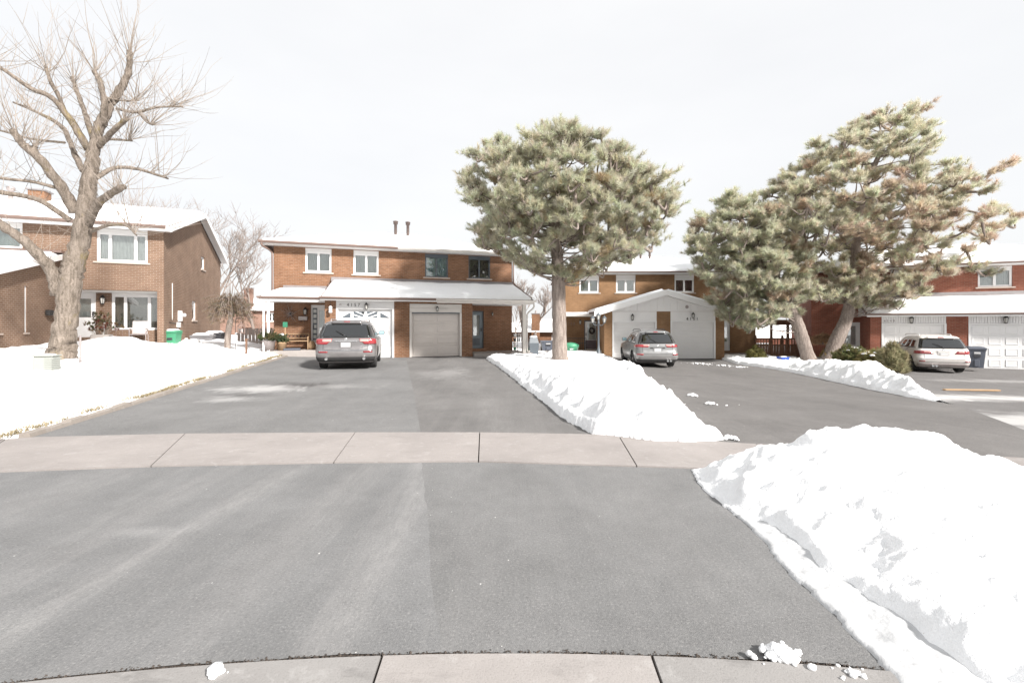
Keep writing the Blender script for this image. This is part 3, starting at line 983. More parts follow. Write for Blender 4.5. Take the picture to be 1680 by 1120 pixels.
def window(parent, mp, a0, a1, b0, b1, cols=(.5,), frame='white', curtain='curtain_g', header=0.0, sill=True, fw=.07, rec=.05, slat=False, grid=None):
    """frame with panes, curtain, sill and header as its pieces; c=0 is the wall face"""
    top = b1 - header
    mb = MB()
    mbox(mb, mp, a0, a1, b0, b0 + fw, rec, rec + .08)
    mbox(mb, mp, a0, a1, top - fw, top, rec, rec + .08)
    mbox(mb, mp, a0, a0 + fw, b0 + fw, top - fw, rec, rec + .08)
    mbox(mb, mp, a1 - fw, a1, b0 + fw, top - fw, rec, rec + .08)
    w = mb.build('window', M[frame], parent)
    edges = [a0 + fw] + [a0 + (a1 - a0) * c for c in cols] + [a1 - fw]
    for c in edges[1:-1]:
        mbox(MB(), mp, c - fw * .55, c + fw * .55, b0 + fw, top - fw, rec + .006, rec + .074).build('mullion', M[frame], w)
    for i in range(len(edges) - 1):
        l = edges[i] + (fw * .55 if i else 0); r = edges[i + 1] - (fw * .55 if i < len(edges) - 2 else 0)
        mbox(MB(), mp, l, r, b0 + fw, top - fw, rec + .035, rec + .043).build('pane', M['glass'], w)
        if grid:
            for k in range(1, grid[0]):
                q = l + (r - l) * k / grid[0]
                mbox(MB(), mp, q - .012, q + .012, b0 + fw, top - fw, rec + .024, rec + .034).build('glazing_bar', M[frame], w)
            for k in range(1, grid[1]):
                q = b0 + fw + (top - b0 - 2 * fw) * k / grid[1]
                mbox(MB(), mp, l, r, q - .012, q + .012, rec + .02, rec + .03).build('glazing_bar', M[frame], w)
    if slat:
        sb = MB()
        z = b0 + fw
        while z < top - fw:
            mbox(sb, mp, a0 + fw, a1 - fw, z, z + .03, rec + .10, rec + .108); z += .048
        sb.build('slat_blind', M['blind'], w)['kind'] = 'stuff'
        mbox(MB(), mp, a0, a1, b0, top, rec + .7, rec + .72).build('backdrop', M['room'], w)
    else:
        cm = MB()
        n = 28
        for i in range(n):            # pleated curtain
            x0 = a0 + (a1 - a0) * i / n; x1 = a0 + (a1 - a0) * (i + 1) / n
            d0 = rec + .13 + .02 * (i % 2); d1 = rec + .13 + .02 * ((i + 1) % 2)
            cm.add([mp(x0, b0, d0), mp(x1, b0, d1), mp(x1, top, d1), mp(x0, top, d0)], [(0, 1, 2, 3)])
        cm.build('curtain', M[curtain], w)
    if header > 0:
        mbox(MB(), mp, a0, a1, top + .003, b1, rec - .02, rec + .08).build('header_panel', M['white_d' if frame == 'white' else frame], w)
    if sill:
        mbox(MB(), mp, a0 - .10, a1 + .10, b0 - .075, b0 - .004, -.05, .12).build('sill', M['sill'], w)
    return w


def door(parent, mp, a0, a1, b0, b1, leaf, glass=None, frame='white', rec=.06, handle='l'):
    f = MB()
    mbox(f, mp, a0, a0 + .06, b0, b1, rec, rec + .1); mbox(f, mp, a1 - .06, a1, b0, b1, rec, rec + .1); mbox(f, mp, a0 + .06, a1 - .06, b1 - .07, b1, rec, rec + .1)
    d = f.build('door', M[frame], parent)
    lf = MB()
    if glass:
        g0, g1, h0, h1 = glass
        panel(lf, lambda a, b, c: mp(a, b, rec + .03 + c), a0 + .06, a1 - .06, b0, b1 - .07, .045, [(g0, g1, h0, h1)])
        mbox(MB(), mp, g0, g1, h0, h1, rec + .045, rec + .055).build('pane', M['glass'], d)
        mbox(MB(), mp, g0 - .02, g1 + .02, h0 - .02, h1 + .02, rec + .12, rec + .13).build('curtain', M['curtain'], d)
    else:
        mbox(lf, mp, a0 + .06, a1 - .06, b0, b1 - .07, rec + .03, rec + .075)
    lf.build('leaf', M[leaf], d)
    ha = a0 + .12 if handle == 'l' else a1 - .12
    hb = MB(); mbox(hb, mp, ha - .02, ha + .02, b0 + .92, b0 + 1.1, rec - .03, rec + .03)
    hb.build('handle', M['black'], d)
    return d


def garage_door(parent, x0, x1, z0, z1, y, rows, cols, mat, style='raised', gap=.012):
    """sectional door; every panel is a piece"""
    b = MB(); b.box(x0, x1, y + .06, y + .09, z0, z1)
    d = b.build('garage_door', M[mat], parent)
    if style == 'ribbed':
        rows_ = rows
        for j in range(rows_):
            c0 = z0 + (z1 - z0) * j / rows_; c1 = z0 + (z1 - z0) * (j + 1) / rows_
            MB().bbox(x0, x1, y + .035, y + .065, c0 + .006, c1 - .006, .008).build('panel', M[mat], d)
        return d
    cw = (x1 - x0) / cols; ch = (z1 - z0) / rows
    for j in range(rows):
        MB().bbox(x0 + .004, x1 - .004, y + .045, y + .066, z0 + ch * j + .005, z0 + ch * (j + 1) - .005, .006).build('section', M[mat], d)
        if style == 'raised' or style == 'sunburst':
            for i in range(cols):
                if style == 'sunburst' and j == rows - 1: continue
                mx, mz = .075, .09
                l, r = x0 + cw * i + mx, x0 + cw * (i + 1) - mx
                bt, tp = z0 + ch * j + mz, z0 + ch * (j + 1) - mz
                m2 = MB()
                o = [(l, bt), (r, bt), (r, tp), (l, tp)]; e = .03
                i_ = [(l + e, bt + e), (r - e, bt + e), (r - e, tp - e), (l + e, tp - e)]
                e2 = .055
                k_ = [(l + e2, bt + e2), (r - e2, bt + e2), (r - e2, tp - e2), (l + e2, tp - e2)]
                V = [(p[0], y + .044, p[1]) for p in o] + [(p[0], y + .026, p[1]) for p in i_] + [(p[0], y + .036, p[1]) for p in k_]
                Fs = [(k, (k + 1) % 4, 4 + (k + 1) % 4, 4 + k) for k in range(4)] + [(4 + k, 4 + (k + 1) % 4, 8 + (k + 1) % 4, 8 + k) for k in range(4)] + [(8, 9, 10, 11)]
                m2.add(V, Fs).build('panel', M[mat], d)
        elif style == 'long':
            for i in range(cols):
                l, r = x0 + cw * i + .09, x0 + cw * (i + 1) - .09
                bt, tp = z0 + ch * j + .11, z0 + ch * (j + 1) - .11
                MB().bbox(l, r, y + .030, y + .0448, bt, tp, .012).build('panel', M[mat], d)
    if style == 'sunburst':     # fan-shaped lights across the top section
        zb, zt = z0 + ch * (rows - 1) + .16, z1 - .11
        cx = (x0 + x1) / 2
        H = zt - zb
        for i in range(4):
            l, r = x0 + cw * i + .06, x0 + cw * (i + 1) - .06
            W = r - l
            if i in (0, 3):
                pts = [(r, zb), (r, zb + H * .85), (r - W * .25, zb + H * .65), (l + W * .1, zb)] if i == 0 else [(l, zb), (r - W * .1, zb), (l + W * .25, zb + H * .65), (l, zb + H * .85)]
                segs = [pts]
            else:
                sgn = 1 if i == 1 else -1
                q = lambda f, g: ((l + W * f) if sgn > 0 else (r - W * f), zb + H * g)
                segs = [[q(0, 0), q(.75, 0), q(0, .42)], [q(0, .62), q(.9, .12), q(.95, .42), q(.12, 1.0), q(0, 1.0)], [q(.35, 1.0), q(1.0, .58), q(1.0, 1.0)]]
            for sg in segs:
                MB().prism(sg, 'y', y + .038, y + .0448).build('light_pane', M['dark_frame'], d)
    return d


def wall_lamp(parent, mp, a, b, s=1.0, style='lantern'):
    m1 = MB()
    mbox(m1, mp, a - .04 * s, a + .04 * s, b - .02 * s, b + .12 * s, -.02, .01)
    top = mp(a, b + .13 * s, -.12)
    c = Vector(mp(a, b, -.12))
    m1.lathe([(.02 * s, .17 * s), (.03 * s, .16 * s), (.085 * s, .09 * s), (.085 * s, .08 * s), (.02 * s, .08 * s)], 6, c)
    m1.lathe([(.02 * s, -.15 * s), (.05 * s, -.13 * s), (.055 * s, -.115 * s), (.02 * s, -.11 * s)], 6, c)
    for k in range(6):
        t = 2 * math.pi * k / 6
        m1.tube([c + Vector((.05 * s * math.cos(t), .05 * s * math.sin(t), -.12 * s)), c + Vector((.075 * s * math.cos(t), .075 * s * math.sin(t), .085 * s))], .007 * s, 4)
    m1.tube([mp(a, b + .1 * s, 0), mp(a, b + .2 * s, -.06), mp(a, b + .17 * s, -.12)], .012 * s, 5)
    l = m1.build('wall_lamp', M['black'], parent)
    MB().lathe([(.045 * s, -.11 * s), (.068 * s, .078 * s)], 6, c).build('lamp_glass', M['lantern_glass'], l)
    return l


def number(parent, txt, loc, size, mat, rz=0.0, spacing=1.25):
    root = empty('house_number', loc, rz); root.parent = parent
    for k, ch_ in enumerate(txt):
        cu = bpy.data.curves.new('digit', 'FONT')
        cu.body = ch_; cu.size = size; cu.extrude = .012; cu.align_x = 'CENTER'
        tmp = bpy.data.objects.new('tmp', cu)
        col.objects.link(tmp)
        bpy.context.view_layer.update()
        me = bpy.data.meshes.new_from_object(tmp.evaluated_get(bpy.context.evaluated_depsgraph_get()))
        bpy.data.objects.remove(tmp)
        me.transform(Matrix.Translation(((k - (len(txt) - 1) / 2) * size * .58 * spacing, 0, 0)) @ Matrix.Rotation(math.pi / 2, 4, 'X'))
        link('digit', me, M[mat], root)
    return root


def door_frame(parent, a, b, y0, y1, z, w, mat, head=.08):
    MB().box(a, a + w, y0, y1, 0, z).build('door_jamb', M[mat], parent)
    MB().box(b - w, b, y0, y1, 0, z).build('door_jamb', M[mat], parent)
    if head: MB().box(a, b, y0, y1, z + .0001, z + head).build('door_lintel', M[mat], parent)


def snow_plane(parent, quad, th=.11, inset=.05, seed=0, ragged=.12, n=None, name='snow_cover'):
    """a blanket of snow on one roof plane: quad = a,b (eave), c,d (upper edge)"""
    a, b, c, d = [Vector(p) for p in quad]
    nrm = (b - a).cross(d - a)
    if nrm.length < 1e-6: nrm = (c - a).cross(d - a)
    nrm.normalize()
    if nrm.z < 0: nrm = -nrm
    Lu = max((b - a).length, (c - d).length); Lv = max((d - a).length, (c - b).length)
    nu, nv = max(6, int(Lu / .16)), max(6, int(Lv / .16))
    V = np.zeros((nv + 1, nu + 1, 3)); base = np.zeros_like(V)
    S, Tt = np.meshgrid(np.linspace(0, 1, nu + 1), np.linspace(0, 1, nv + 1))
    A, B, C, D = [np.array(p) for p in (a, b, c, d)]
    base = (A * ((1 - S) * (1 - Tt))[..., None] + B * (S * (1 - Tt))[..., None] + C * (S * Tt)[..., None] + D * ((1 - S) * Tt)[..., None])
    wid = ((np.linalg.norm(B - A)) * (1 - Tt) + np.linalg.norm(C - D) * Tt)
    edge = np.minimum(np.minimum(S, 1 - S) * wid, np.minimum(Tt, 1 - Tt) * Lv) - inset
    nz = fbm(S * Lu * 1.3, Tt * Lv * 1.3, 4, seed)
    edge = edge - ragged * fbm(S * Lu * 2.1 + 5, Tt * Lv * 2.1, 3, seed + 3)
    h = th * np.sqrt(np.clip(edge / .12, 0, 1)) * (.75 + .5 * nz) + np.where(edge < 0, -.03, .004)
    V = base + h[..., None] * np.array(nrm)
    I = np.arange((nu + 1) * (nv + 1)).reshape(nv + 1, nu + 1)
    Q = np.stack([I[:-1, :-1], I[:-1, 1:], I[1:, 1:], I[1:, :-1]], -1).reshape(-1, 4)
    return link(name, mesh_np(name, V.reshape(-1, 3), Q), M['snow'], parent, True)


def slab_plane(mb, quad, th=.06):
    a, b, c, d = [Vector(p) for p in quad]
    q = [p - Vector((0, 0, th)) for p in (a, b, c, d)]
    mb.add([a, b, c, d] + q, [(0, 1, 2, 3), (7, 6, 5, 4), (0, 4, 5, 1), (1, 5, 6, 2), (2, 6, 7, 3), (3, 7, 4, 0)])


def hip_roof(parent, x0, x1, y0, y1, ze, zr, rx0, rx1, trim='brown_trim', snow=.11, seed=0):
    ym = (y0 + y1) / 2
    E = [Vector((x0, y0, ze)), Vector((x1, y0, ze)), Vector((x1, y1, ze)), Vector((x0, y1, ze))]
    R0, R1 = Vector((rx0, ym, zr)), Vector((rx1, ym, zr))
    mb = MB()
    mb.add([E[0], E[1], E[2], E[3], R0, R1], [(0, 1, 5, 4), (1, 2, 5), (2, 3, 4, 5), (3, 0, 4), (3, 2, 1, 0)])
    r = mb.build('roof', M['shingle'], parent)
    snow_plane(r, (E[0], E[1], R1, R0), snow, .03, seed, .05)
    snow_plane(r, (E[1], E[2], R1, R1), snow, .03, seed + 1, .05)
    snow_plane(r, (E[2], E[3], R0, R1), snow, .03, seed + 2, .05)
    snow_plane(r, (E[3], E[0], R0, R0), snow, .03, seed + 3, .05)
    return r


def gutter(parent, x0, x1, y, z, mat, n='gutter', h=.12):
    return MB().prism([(y - .10, z), (y - .10, z - h * .5), (y - .06, z - h), (y + .02, z - h), (y + .02, z)], 'x', x0, x1).build(n, M[mat], parent)


def pipe(parent, pts, r, mat, n='downspout', sides=8):
    return MB().tube(bez(pts, 6), r, sides).build(n, M[mat], parent, True)


def back_shell(parent, mat, x0, x1, y0, y1, z1, left=True, right=True):
    """side and rear walls of a plain house body"""
    mb = MB()
    if left: mb.box(x0, x0 + .2, y0, y1, -.3, z1)
    if right: mb.box(x1 - .2, x1, y0, y1, -.3, z1)
    mb.box(x0 + .2, x1 - .2, y1 - .2, y1, -.3, z1)
    mb.box(x0 + .22, x1 - .22, y0 + .22, y1 - .22, 2.45, 2.6)
    return mb.build('wall', M[mat], parent)


# ------------------------------------------------------------------ house 4157 / 4155
A = empty('brick_house', (-11.32, 21.62, .05), math.radians(18), 'orange brown brick semi-detached house numbered 4157 with two garages behind the dark grey SUV', 'house')
W = 11.9
f0 = front_map(0)
upw = [(1.37, 2.56, 4.09, 5.26), (3.58, 4.79, 4.06, 5.26), (7.12, 8.33, 4.03, 5.26), (9.44, 10.65, 4.03, 5.26)]
holes = upw + [(1.62, 2.36, .42, 2.5), (9.5, 10.28, .25, 2.28)]
panel(MB(), f0, 0, W, -.3, 5.28, .22, holes).build('wall', M['brick_a'], A)
back_shell(A, 'brick_a', 0, W, .22, 9.0, 5.28)
for i, (a, b, c, d) in enumerate(upw):
    if i < 2:
        window(A, f0, a, b, c, d, (.5,), 'white', 'curtain_g', .16, True, .09)
    else:
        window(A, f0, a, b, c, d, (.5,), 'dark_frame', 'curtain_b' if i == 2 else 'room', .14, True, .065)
# garage block
gw = front_map(-2.1)
gh = [(2.88, 5.42, -.4, 2.62), (6.13, 8.63, -.4, 2.54)]
gb = MB()
panel(gb, gw, 2.41, 9.17, -.3, 2.66, .25, gh)
gb.box(2.41, 2.61, -1.85, 0, -.3, 2.66); gb.box(8.97, 9.17, -1.85, 0, -.3, 2.66)
gb.build('garage_wall', M['brick_a'], A)
# left garage: trim, header, door
door_frame(A, 2.88, 5.42, -2.12, -1.95, 2.25, .09, 'white')
MB().box(2.88, 5.42, -2.09, -1.95, 2.333, 2.62).build('header_panel', M['white'], A)
garage_door(A, 2.97, 5.33, 0, 2.25, -2.02, 4, 4, 'white', 'sunburst')
number(A, '4157', (3.62, -2.10, 2.37), .20, 'black', 0, 1.35)
wall_lamp(A, gw, 4.18, 2.36, 1.0)
pipe(A, [(3.02, -2.12, 2.44), (3.06, -2.2, 2.45), (3.1, -2.24, 2.43)], .018, 'galv', 'camera_bracket')
# right garage
door_frame(A, 6.13, 8.63, -2.12, -1.93, 2.12, .10, 'cream_trim', 0)
for k in range(2):
    MB().bbox(6.13, 8.63, -2.10, -1.93, 2.122 + .205 * k, 2.325 + .205 * k, .01).build('header_board', M['cream_trim'], A)
garage_door(A, 6.23, 8.53, 0, 2.12, -1.98, 4, 2, 'beige', 'long')
MB().box(6.23, 8.53, -2.11, -1.90, 2.07, 2.119).build('door_seal', M['dark_frame'], A)
wall_lamp(A, gw, 7.42, 2.28, .8)
number(A, '4155', (7.78, -2.112, 2.25), .15, 'cream_trim', 0, 1.3)
# lower roof over garages and right porch
ez, ey, tz = 2.77, -2.55, 3.72
q = [(2.25, ey, ez), (12.25, ey, ez), (11.95, -.004, tz), (2.6, -.004, tz)]
mb = MB(); slab_plane(mb, q, .09)
lr = mb.build('porch_roof', M['shingle'], A)
q2 = [(2.28, ey + .02, ez + .01), (12.22, ey + .02, ez + .01), (11.98, -.16, tz - .055), (2.58, -.16, tz - .055)]
snow_plane(lr, q2, .13, .02, 31, .08)
MB().prism([(-.02, tz - .02), (-.002, tz + .16), (-.03, tz + .16), (-.22, tz - .04), (-.22, tz - .07)], 'x', 2.55, 11.9).build('flashing', M['grey_trim'], lr)
MB().box(2.25, 7.35, ey - .02, ey + .03, ez - .155, ez - .09).build('fascia', M['white'], lr)
MB().box(7.353, 12.25, ey - .02, ey + .03, ez - .21, ez - .09).build('fascia', M['cream_trim'], lr)
MB().box(2.27, 12.2, ey + .03, -2.1, ez - .15, ez - .135).build('soffit', M['white_d'], lr)
MB().box(9.18, 12.2, -2.1, -.003, ez - .20, ez - .185).build('soffit', M['white_d'], lr)
gutter(lr, 2.2, 7.3, ey - .02, ez - .0, 'brown_trim', h=.10); gutter(lr, 7.303, 12.33, ey - .02, ez - .01, 'cream_trim', h=.10)
# gable triangles closing the ends of the lower roof
for x, m_ in ((2.45, 'brown_trim'), (12.05, 'cream_trim')):
    MB().prism([(ey + .05, ez - .12), (-.004, ez - .12), (-.004, tz - .10)], 'x', x - .02, x + .02).build('end_panel', M[m_], lr)
# left porch roof
pe = -1.45
q = [(-.35, pe, 2.80), (2.42, pe, 2.80), (2.42, -.004, 3.32), (.45, -.004, 3.32)]
mb = MB(); slab_plane(mb, q, .08)
mb.add([(-.35, pe, 2.80), (.45, -.004, 3.32), (-.35, -.004, 2.80)], [(0, 1, 2)])
pr = mb.build('porch_roof', M['shingle'], A)
snow_plane(pr, [(-.32, pe + .03, 2.81), (2.40, pe + .03, 2.81), (2.40, -.32, 3.21), (.28, -.32, 3.21)], .12, .02, 41, .08)
MB().prism([(-.02, 3.31), (-.002, 3.42), (-.03, 3.42), (-.36, 3.20), (-.36, 3.17)], 'x', .42, 2.42).build('flashing', M['grey_trim'], pr)
MB().box(-.35, 2.41, pe - .015, pe + .03, 2.58, 2.715).build('fascia', M['white'], pr)
MB().box(-.33, 2.4, pe + .03, -.003, 2.59, 2.605).build('soffit', M['white_d'], pr)
gutter(pr, -.42, 2.3, pe - .015, 2.80, 'brown_trim', h=.10)
# porches
MB().bbox(-.6, 2.40, -1.55, -.003, -.35, .36, .02).build('porch_slab', M['concrete'], A)
MB().bbox(9.2, 12.25, -2.35, -.003, -.35, .10, .02).build('porch_slab', M['concrete'], A)
MB().bbox(9.45, 10.35, -.36, -.005, .1005, .24, .01).build('door_step', M['brick_a'], A)
for x, r in ((-.16, .035), (.03, .05)):
    MB().box(x - r, x + r, -1.40 - r, -1.40 + r, .36, 2.59).build('post', M['white'], A)
MB().box(11.74, 11.92, -2.28, -2.10, .10, 2.54).build('post', M['cream_trim'], A)
# doors
dr = door(A, f0, 1.62, 2.36, .42, 2.5, 'white', (1.98, 2.24, .75, 2.25), 'white')
mbox(MB(), f0, 1.70, 1.90, .55, 2.35, .07, .085).build('side_light', M['dark_frame'], dr)
for k in range(7):
    mbox(MB(), f0, 1.73, 1.87, .62 + .25 * k, .78 + .25 * k, .062, .069).build('glass_ornament', M['curtain'], dr)
dr = door(A, f0, 9.5, 10.28, .25, 2.28, 'steel_door', (9.72, 10.06, .95, 2.05), 'dark_frame', handle='r')
mbox(MB(), f0, 9.70, 10.08, .42, .80, .075, .0895).build('door_panel', M['dark_frame'], dr)
wall_lamp(A, f0, 1.38, 2.16, 1.15)
wall_lamp(A, f0, 10.75, 2.10, .7)
mbx = MB(); mbx.bbox(1.08, 1.48, -.13, -.005, 1.74, 1.94, .02); mbx.build('mailbox', M['galv'], A)
for k in (1.2, 1.36): pipe(A, [(k, -.1, 1.74), (k, -.12, 1.66), (k, -.17, 1.65)], .01, 'black', 'hook', 5)
# main roof, soffit, gutters
rf = hip_roof(A, -.5, 12.4, -.45, 9.45, 5.44, 7.0, 4.6, 7.3, seed=51)
MB().box(-.48, 12.38, -.43, -.003, 5.285, 5.30).build('soffit', M['white_d'], rf)
MB().box(-.5, 12.4, -.47, -.43, 5.30, 5.435).build('fascia', M['white'], rf)
MB().box(-.5, -.46, -.43, 9.4, 5.30, 5.435).build('fascia', M['white'], rf)
MB().box(12.36, 12.4, -.43, 9.4, 5.30, 5.435).build('fascia', M['white'], rf)
gutter(rf, -.56, 5.7, -.47, 5.45, 'brown_trim'); gutter(rf, 5.703, 12.5, -.47, 5.44, 'cream_trim')
pipe(A, [(-.42, -.5, 5.34), (-.40, -.46, 5.2), (-.1, -.08, 5.0), (-.05, -.07, 4.6), (-.05, -.07, 2.9)], .045, 'brown_trim')
pipe(A, [(12.1, -.5, 5.32), (11.97, -.2, 5.12), (11.96, -.06, 4.9), (11.96, -.06, 4.0), (12.0, -.15, 3.75), (12.2, -2.3, 2.86)], .05, 'brown_trim')
pipe(A, [(12.22, -2.55, 2.66), (12.24, -2.5, 2.4), (12.0, -2.3, 2.1), (11.98, -2.26, 1.8), (11.98, -2.26, .3), (12.1, -2.35, .18)], .045, 'cream_trim')
for x, z in ((5.85, 6.5), (6.56, 6.5)):
    fl = MB().lathe([(.14, z), (.10, z + .1), (.085, z + .12), (.085, z + .95), (.13, z + .95), (.13, z + 1.08), (.15, z + 1.085), (.15, z + 1.12), (.04, z + 1.16)], 12, (x, 3.6, 0)).build('flue', M['rust_metal'], rf, True)
MB().lathe([(.2, 6.1), (.2, 6.2), (.12, 6.24)], 10, (6.1, 2.6, 0)).build('roof_vent', M['galv'], rf)

# ------------------------------------------------------------------ house 4153 / 4151
C = empty('brick_house', (3.4, 30, -.42), math.radians(-1.5), 'tan brick house numbered 4151 with white front gable over two garages', 'house')
CW = 12.5
upw = [(1.04, 2.33, 4.1, 5.27), (3.44, 4.71, 4.1, 5.27), (7.25, 8.52, 4.1, 5.27), (9.9, 11.1, 4.1, 5.27)]
holes = upw + [(1.36, 2.3, .36, 2.28), (10.35, 10.85, .3, 2.4)]
panel(MB(), f0, 0, CW, -.3, 5.28, .22, holes).build('wall', M['brick_c'], C)
back_shell(C, 'brick_c', 0, CW, .22, 9.0, 5.28)
for i, (a, b, c, d) in enumerate(upw):
    window(C, f0, a, b, c, d, (.5,), 'white', ('curtain_g', 'curtain', 'curtain_r', 'curtain')[i], .26, True, .10)
gw = front_map(-3.0)
gh = [(2.62, 5.22, -.4, 2.78), (6.03, 8.65, -.4, 2.78)]
gb = MB()
panel(gb, gw, 2.14, 9.17, -.3, 2.79, .25, gh)
gb.box(2.14, 2.34, -2.75, 0, -.3, 2.79); gb.box(8.97, 9.17, -2.75, 0, -.3, 2.79)
gb.build('garage_wall', M['brick_c'], C)
for (a, b, _, _) in gh:
    door_frame(C, a, b, -3.02, -2.85, 2.15, .09, 'white')
    MB().box(a, b, -2.99, -2.85, 2.233, 2.78).build('header_panel', M['white_d'], C)
    garage_door(C, a + .09, b - .09, 0, 2.15, -2.95, 12, 1, 'white_d', 'ribbed')
wall_lamp(C, front_map(-2.99), 3.78, 2.42, 1.2)
wall_lamp(C, front_map(-2.99), 7.32, 2.52, 1.1)
number(C, '4151', (7.30, -3.0, 2.27), .23, 'black', 0, 1.45)
number(C, '4153', (.42, -.02, 1.98), .24, 'brown_trim', 0, 1.3)
# gable
ax, az = 5.66, 4.02
gr = MB()
for (sx, ex) in ((-1, 1.5), (1, 9.82)):
    slab_plane(gr, [(ex, -3.35, 2.77), (ax, -3.35, az), (ax, -.003, az), (ex, -.003, 2.77)] if sx < 0 else [(ax, -3.35, az), (ex, -3.35, 2.77), (ex, -.003, 2.77), (ax, -.003, az)], .10)
groof = gr.build('gable_roof', M['shingle'], C)
snow_plane(groof, [(1.5, -3.33, 2.775), (1.5, -.03, 2.775), (ax, -.03, az), (ax, -3.33, az)], .12, .0, 61, .04)
snow_plane(groof, [(9.82, -.03, 2.775), (9.82, -3.33, 2.775), (ax, -3.33, az), (ax, -.03, az)], .12, .0, 62, .04)
nb = 18
for k in range(nb):
    a = 2.16 + (9.15 - 2.16) * k / nb; b = 2.16 + (9.15 - 2.16) * (k + 1) / nb
    zf = lambda x: 2.66 + (az - 2.77) * (1 - abs(x - ax) / (ax - 1.5))
    pts = [(a + .004, 2.80), (b - .004, 2.80), (b - .004, zf(b)), (a + .004, zf(a))]
    if a < ax < b: pts = [(a + .004, 2.80), (b - .004, 2.80), (b - .004, zf(b)), (ax, zf(ax)), (a + .004, zf(a))]
    MB().prism(pts, 'y', -2.97, -2.93).build('gable_board', M['white_d'], groof)
MB().box(2.14, 9.17, -2.99, -2.9, 2.79, 2.83).build('gable_trim', M['white'], groof)
for (p, q_) in (((1.5, 2.77), (ax, az)), ((ax, az), (9.82, 2.77))):
    MB().prism([(p[0], p[1] + .01), (q_[0], q_[1] + .01), (q_[0], q_[1] - .29), (p[0], p[1] - .29)], 'y', -3.39, -3.352).build('barge_board', M['white'], groof)
    MB().prism([(p[0], p[1] - .26), (q_[0], q_[1] - .26), (q_[0], q_[1] - .275), (p[0], p[1] - .275)], 'y', -3.33, -2.97).build('soffit', M['white_d'], groof)
MB().lathe([(.1, 0), (.1, .03)], 12, (7.0, -2.96, 3.05), 'y').build('gable_vent', M['galv'], groof)
# left porch
MB().bbox(-.15, 2.138, -1.3, -.003, 2.52, 2.68, .02).build('porch_roof', M['cream_trim'], C)
snow_plane(C.children[-1] if False else [o for o in C.children if o.name.startswith('porch_roof')][0], [(-.13, -1.28, 2.685), (2.12, -1.28, 2.685), (2.12, -.03, 2.72), (-.13, -.03, 2.72)], .10, .0, 64, .03)
MB().bbox(-.2, 2.138, -1.5, -.003, -.3, .30, .02).build('porch_slab', M['concrete'], C)
dr = door(C, f0, 1.36, 2.3, .36, 2.28, 'white', (1.58, 2.14, 1.0, 2.1), 'dark_frame')
mbox(MB(), f0, 1.44, 2.22, .40, .98, .075, .0895).build('kick_panel', simple('mauve_panel', (.13, .10, .11), .5), dr)
wr = MB()
for k in range(18):
    t0_ = 2 * math.pi * k / 18
    wr.blob((1.86 + .15 * math.cos(t0_), .03, 1.6 + .17 * math.sin(t0_)), (.06, .05, .06), 7, 5, .3, k)
wr.build('wreath', M['black'], dr)
wall_lamp(C, f0, 1.08, 2.16, 1.0)
rl = MB()
for z in (.85, 1.15): rl.tube([(-.1, -1.4, z), (1.3, -1.4, z)], .018, 6)
for x in np.linspace(-.1, 1.3, 12): rl.tube([(x, -1.4, .30), (x, -1.4, 1.15)], .011, 5)
rl.build('railing', M['black'], C)
# right entrance
dr = door(C, f0, 10.35, 10.85, .3, 2.4, 'white', (10.5, 10.7, .9, 2.2), 'white')
MB().bbox(9.18, 12.6, -1.6, -.003, -.3, .16, .02).build('porch_slab', M['concrete'], C)
wall_lamp(C, f0, 11.3, 2.3, 1.2)
rf = hip_roof(C, -.45, 12.95, -.45, 9.45, 5.44, 7.05, 5.0, 7.6, seed=71)
MB().box(-.43, 12.93, -.43, -.003, 5.285, 5.30).build('soffit', M['white_d'], rf)
MB().box(-.45, 12.95, -.47, -.43, 5.30, 5.435).build('fascia', M['white'], rf)
MB().box(-.45, -.41, -.43, 9.4, 5.30, 5.435).build('fascia', M['white'], rf)
gutter(rf, -.5, 13.0, -.47, 5.45, 'brown_trim', h=.09)
for x, z in ((5.93, 6.55), (6.59, 6.6)):
    MB().lathe([(.14, z), (.10, z + .1), (.085, z + .12), (.085, z + 1.0), (.13, z + 1.0), (.13, z + 1.12), (.04, z + 1.18)], 12, (x, 3.5, 0)).build('flue', M['rust_metal'], rf, True)
pipe(A if False else C, [(-.35, -.5, 5.34), (-.1, -.08, 5.1), (-.06, -.06, 4.7), (-.06, -.06, 2.8)], .045, 'brown_trim')

# ------------------------------------------------------------------ brown brick house on the left
L = empty('brick_house', (-15.3 - 8 * .927, 20 - 8 * .375, .5), math.radians(22), 'brown brick two storey house behind the bare lopped tree', 'house')
LX, LD = 8.0, 11.3
w1 = (5.67, 7.42, 3.76, 5.2); w0 = (1.7, 3.33, 4.12, 5.2)
mb = panel(MB(), f0, -6, LX, 2.55, 5.22, .22, [w1, w0])
mb.box(-6, 4.4, .0, .22, -.6, 2.549); mb.box(7.76, LX, .0, .22, -.6, 2.549)
mb.build('wall', M['brick_l'], L)
mpr = front_map(.62)
panel(MB(), mpr, 4.4, 7.78, -.6, 2.55, .2, [(4.55, 5.42, .55, 2.5), (5.95, 7.70, .85, 2.5)]).build('recess_wall', M['brick_l'], L)
MB().box(4.4, 7.76, .221, .62, 2.47, 2.545).build('soffit', M['white_d'], L)
ms = right_map(LX)
sw = [(6.35, 7.15, 4.25, 4.98), (4.5, 5.3, 1.32, 2.35)]
mb = panel(MB(), ms, .2201, LD, -.6, 5.22, .22, sw)
mb.prism([(.22, 5.22), (LD, 5.22), (LD / 2 + .1, 7.0)], 'x', LX - .22, LX)
mb.box(-6, LX - .22, LD - .2, LD, -.6, 5.22); mb.box(-6, -5.8, .22, LD - .2, -.6, 5.22)
mb.box(-5.8, LX - .23, .9, LD - .22, 2.35, 2.5)
mb.build('side_wall', M['brick_l'], L)
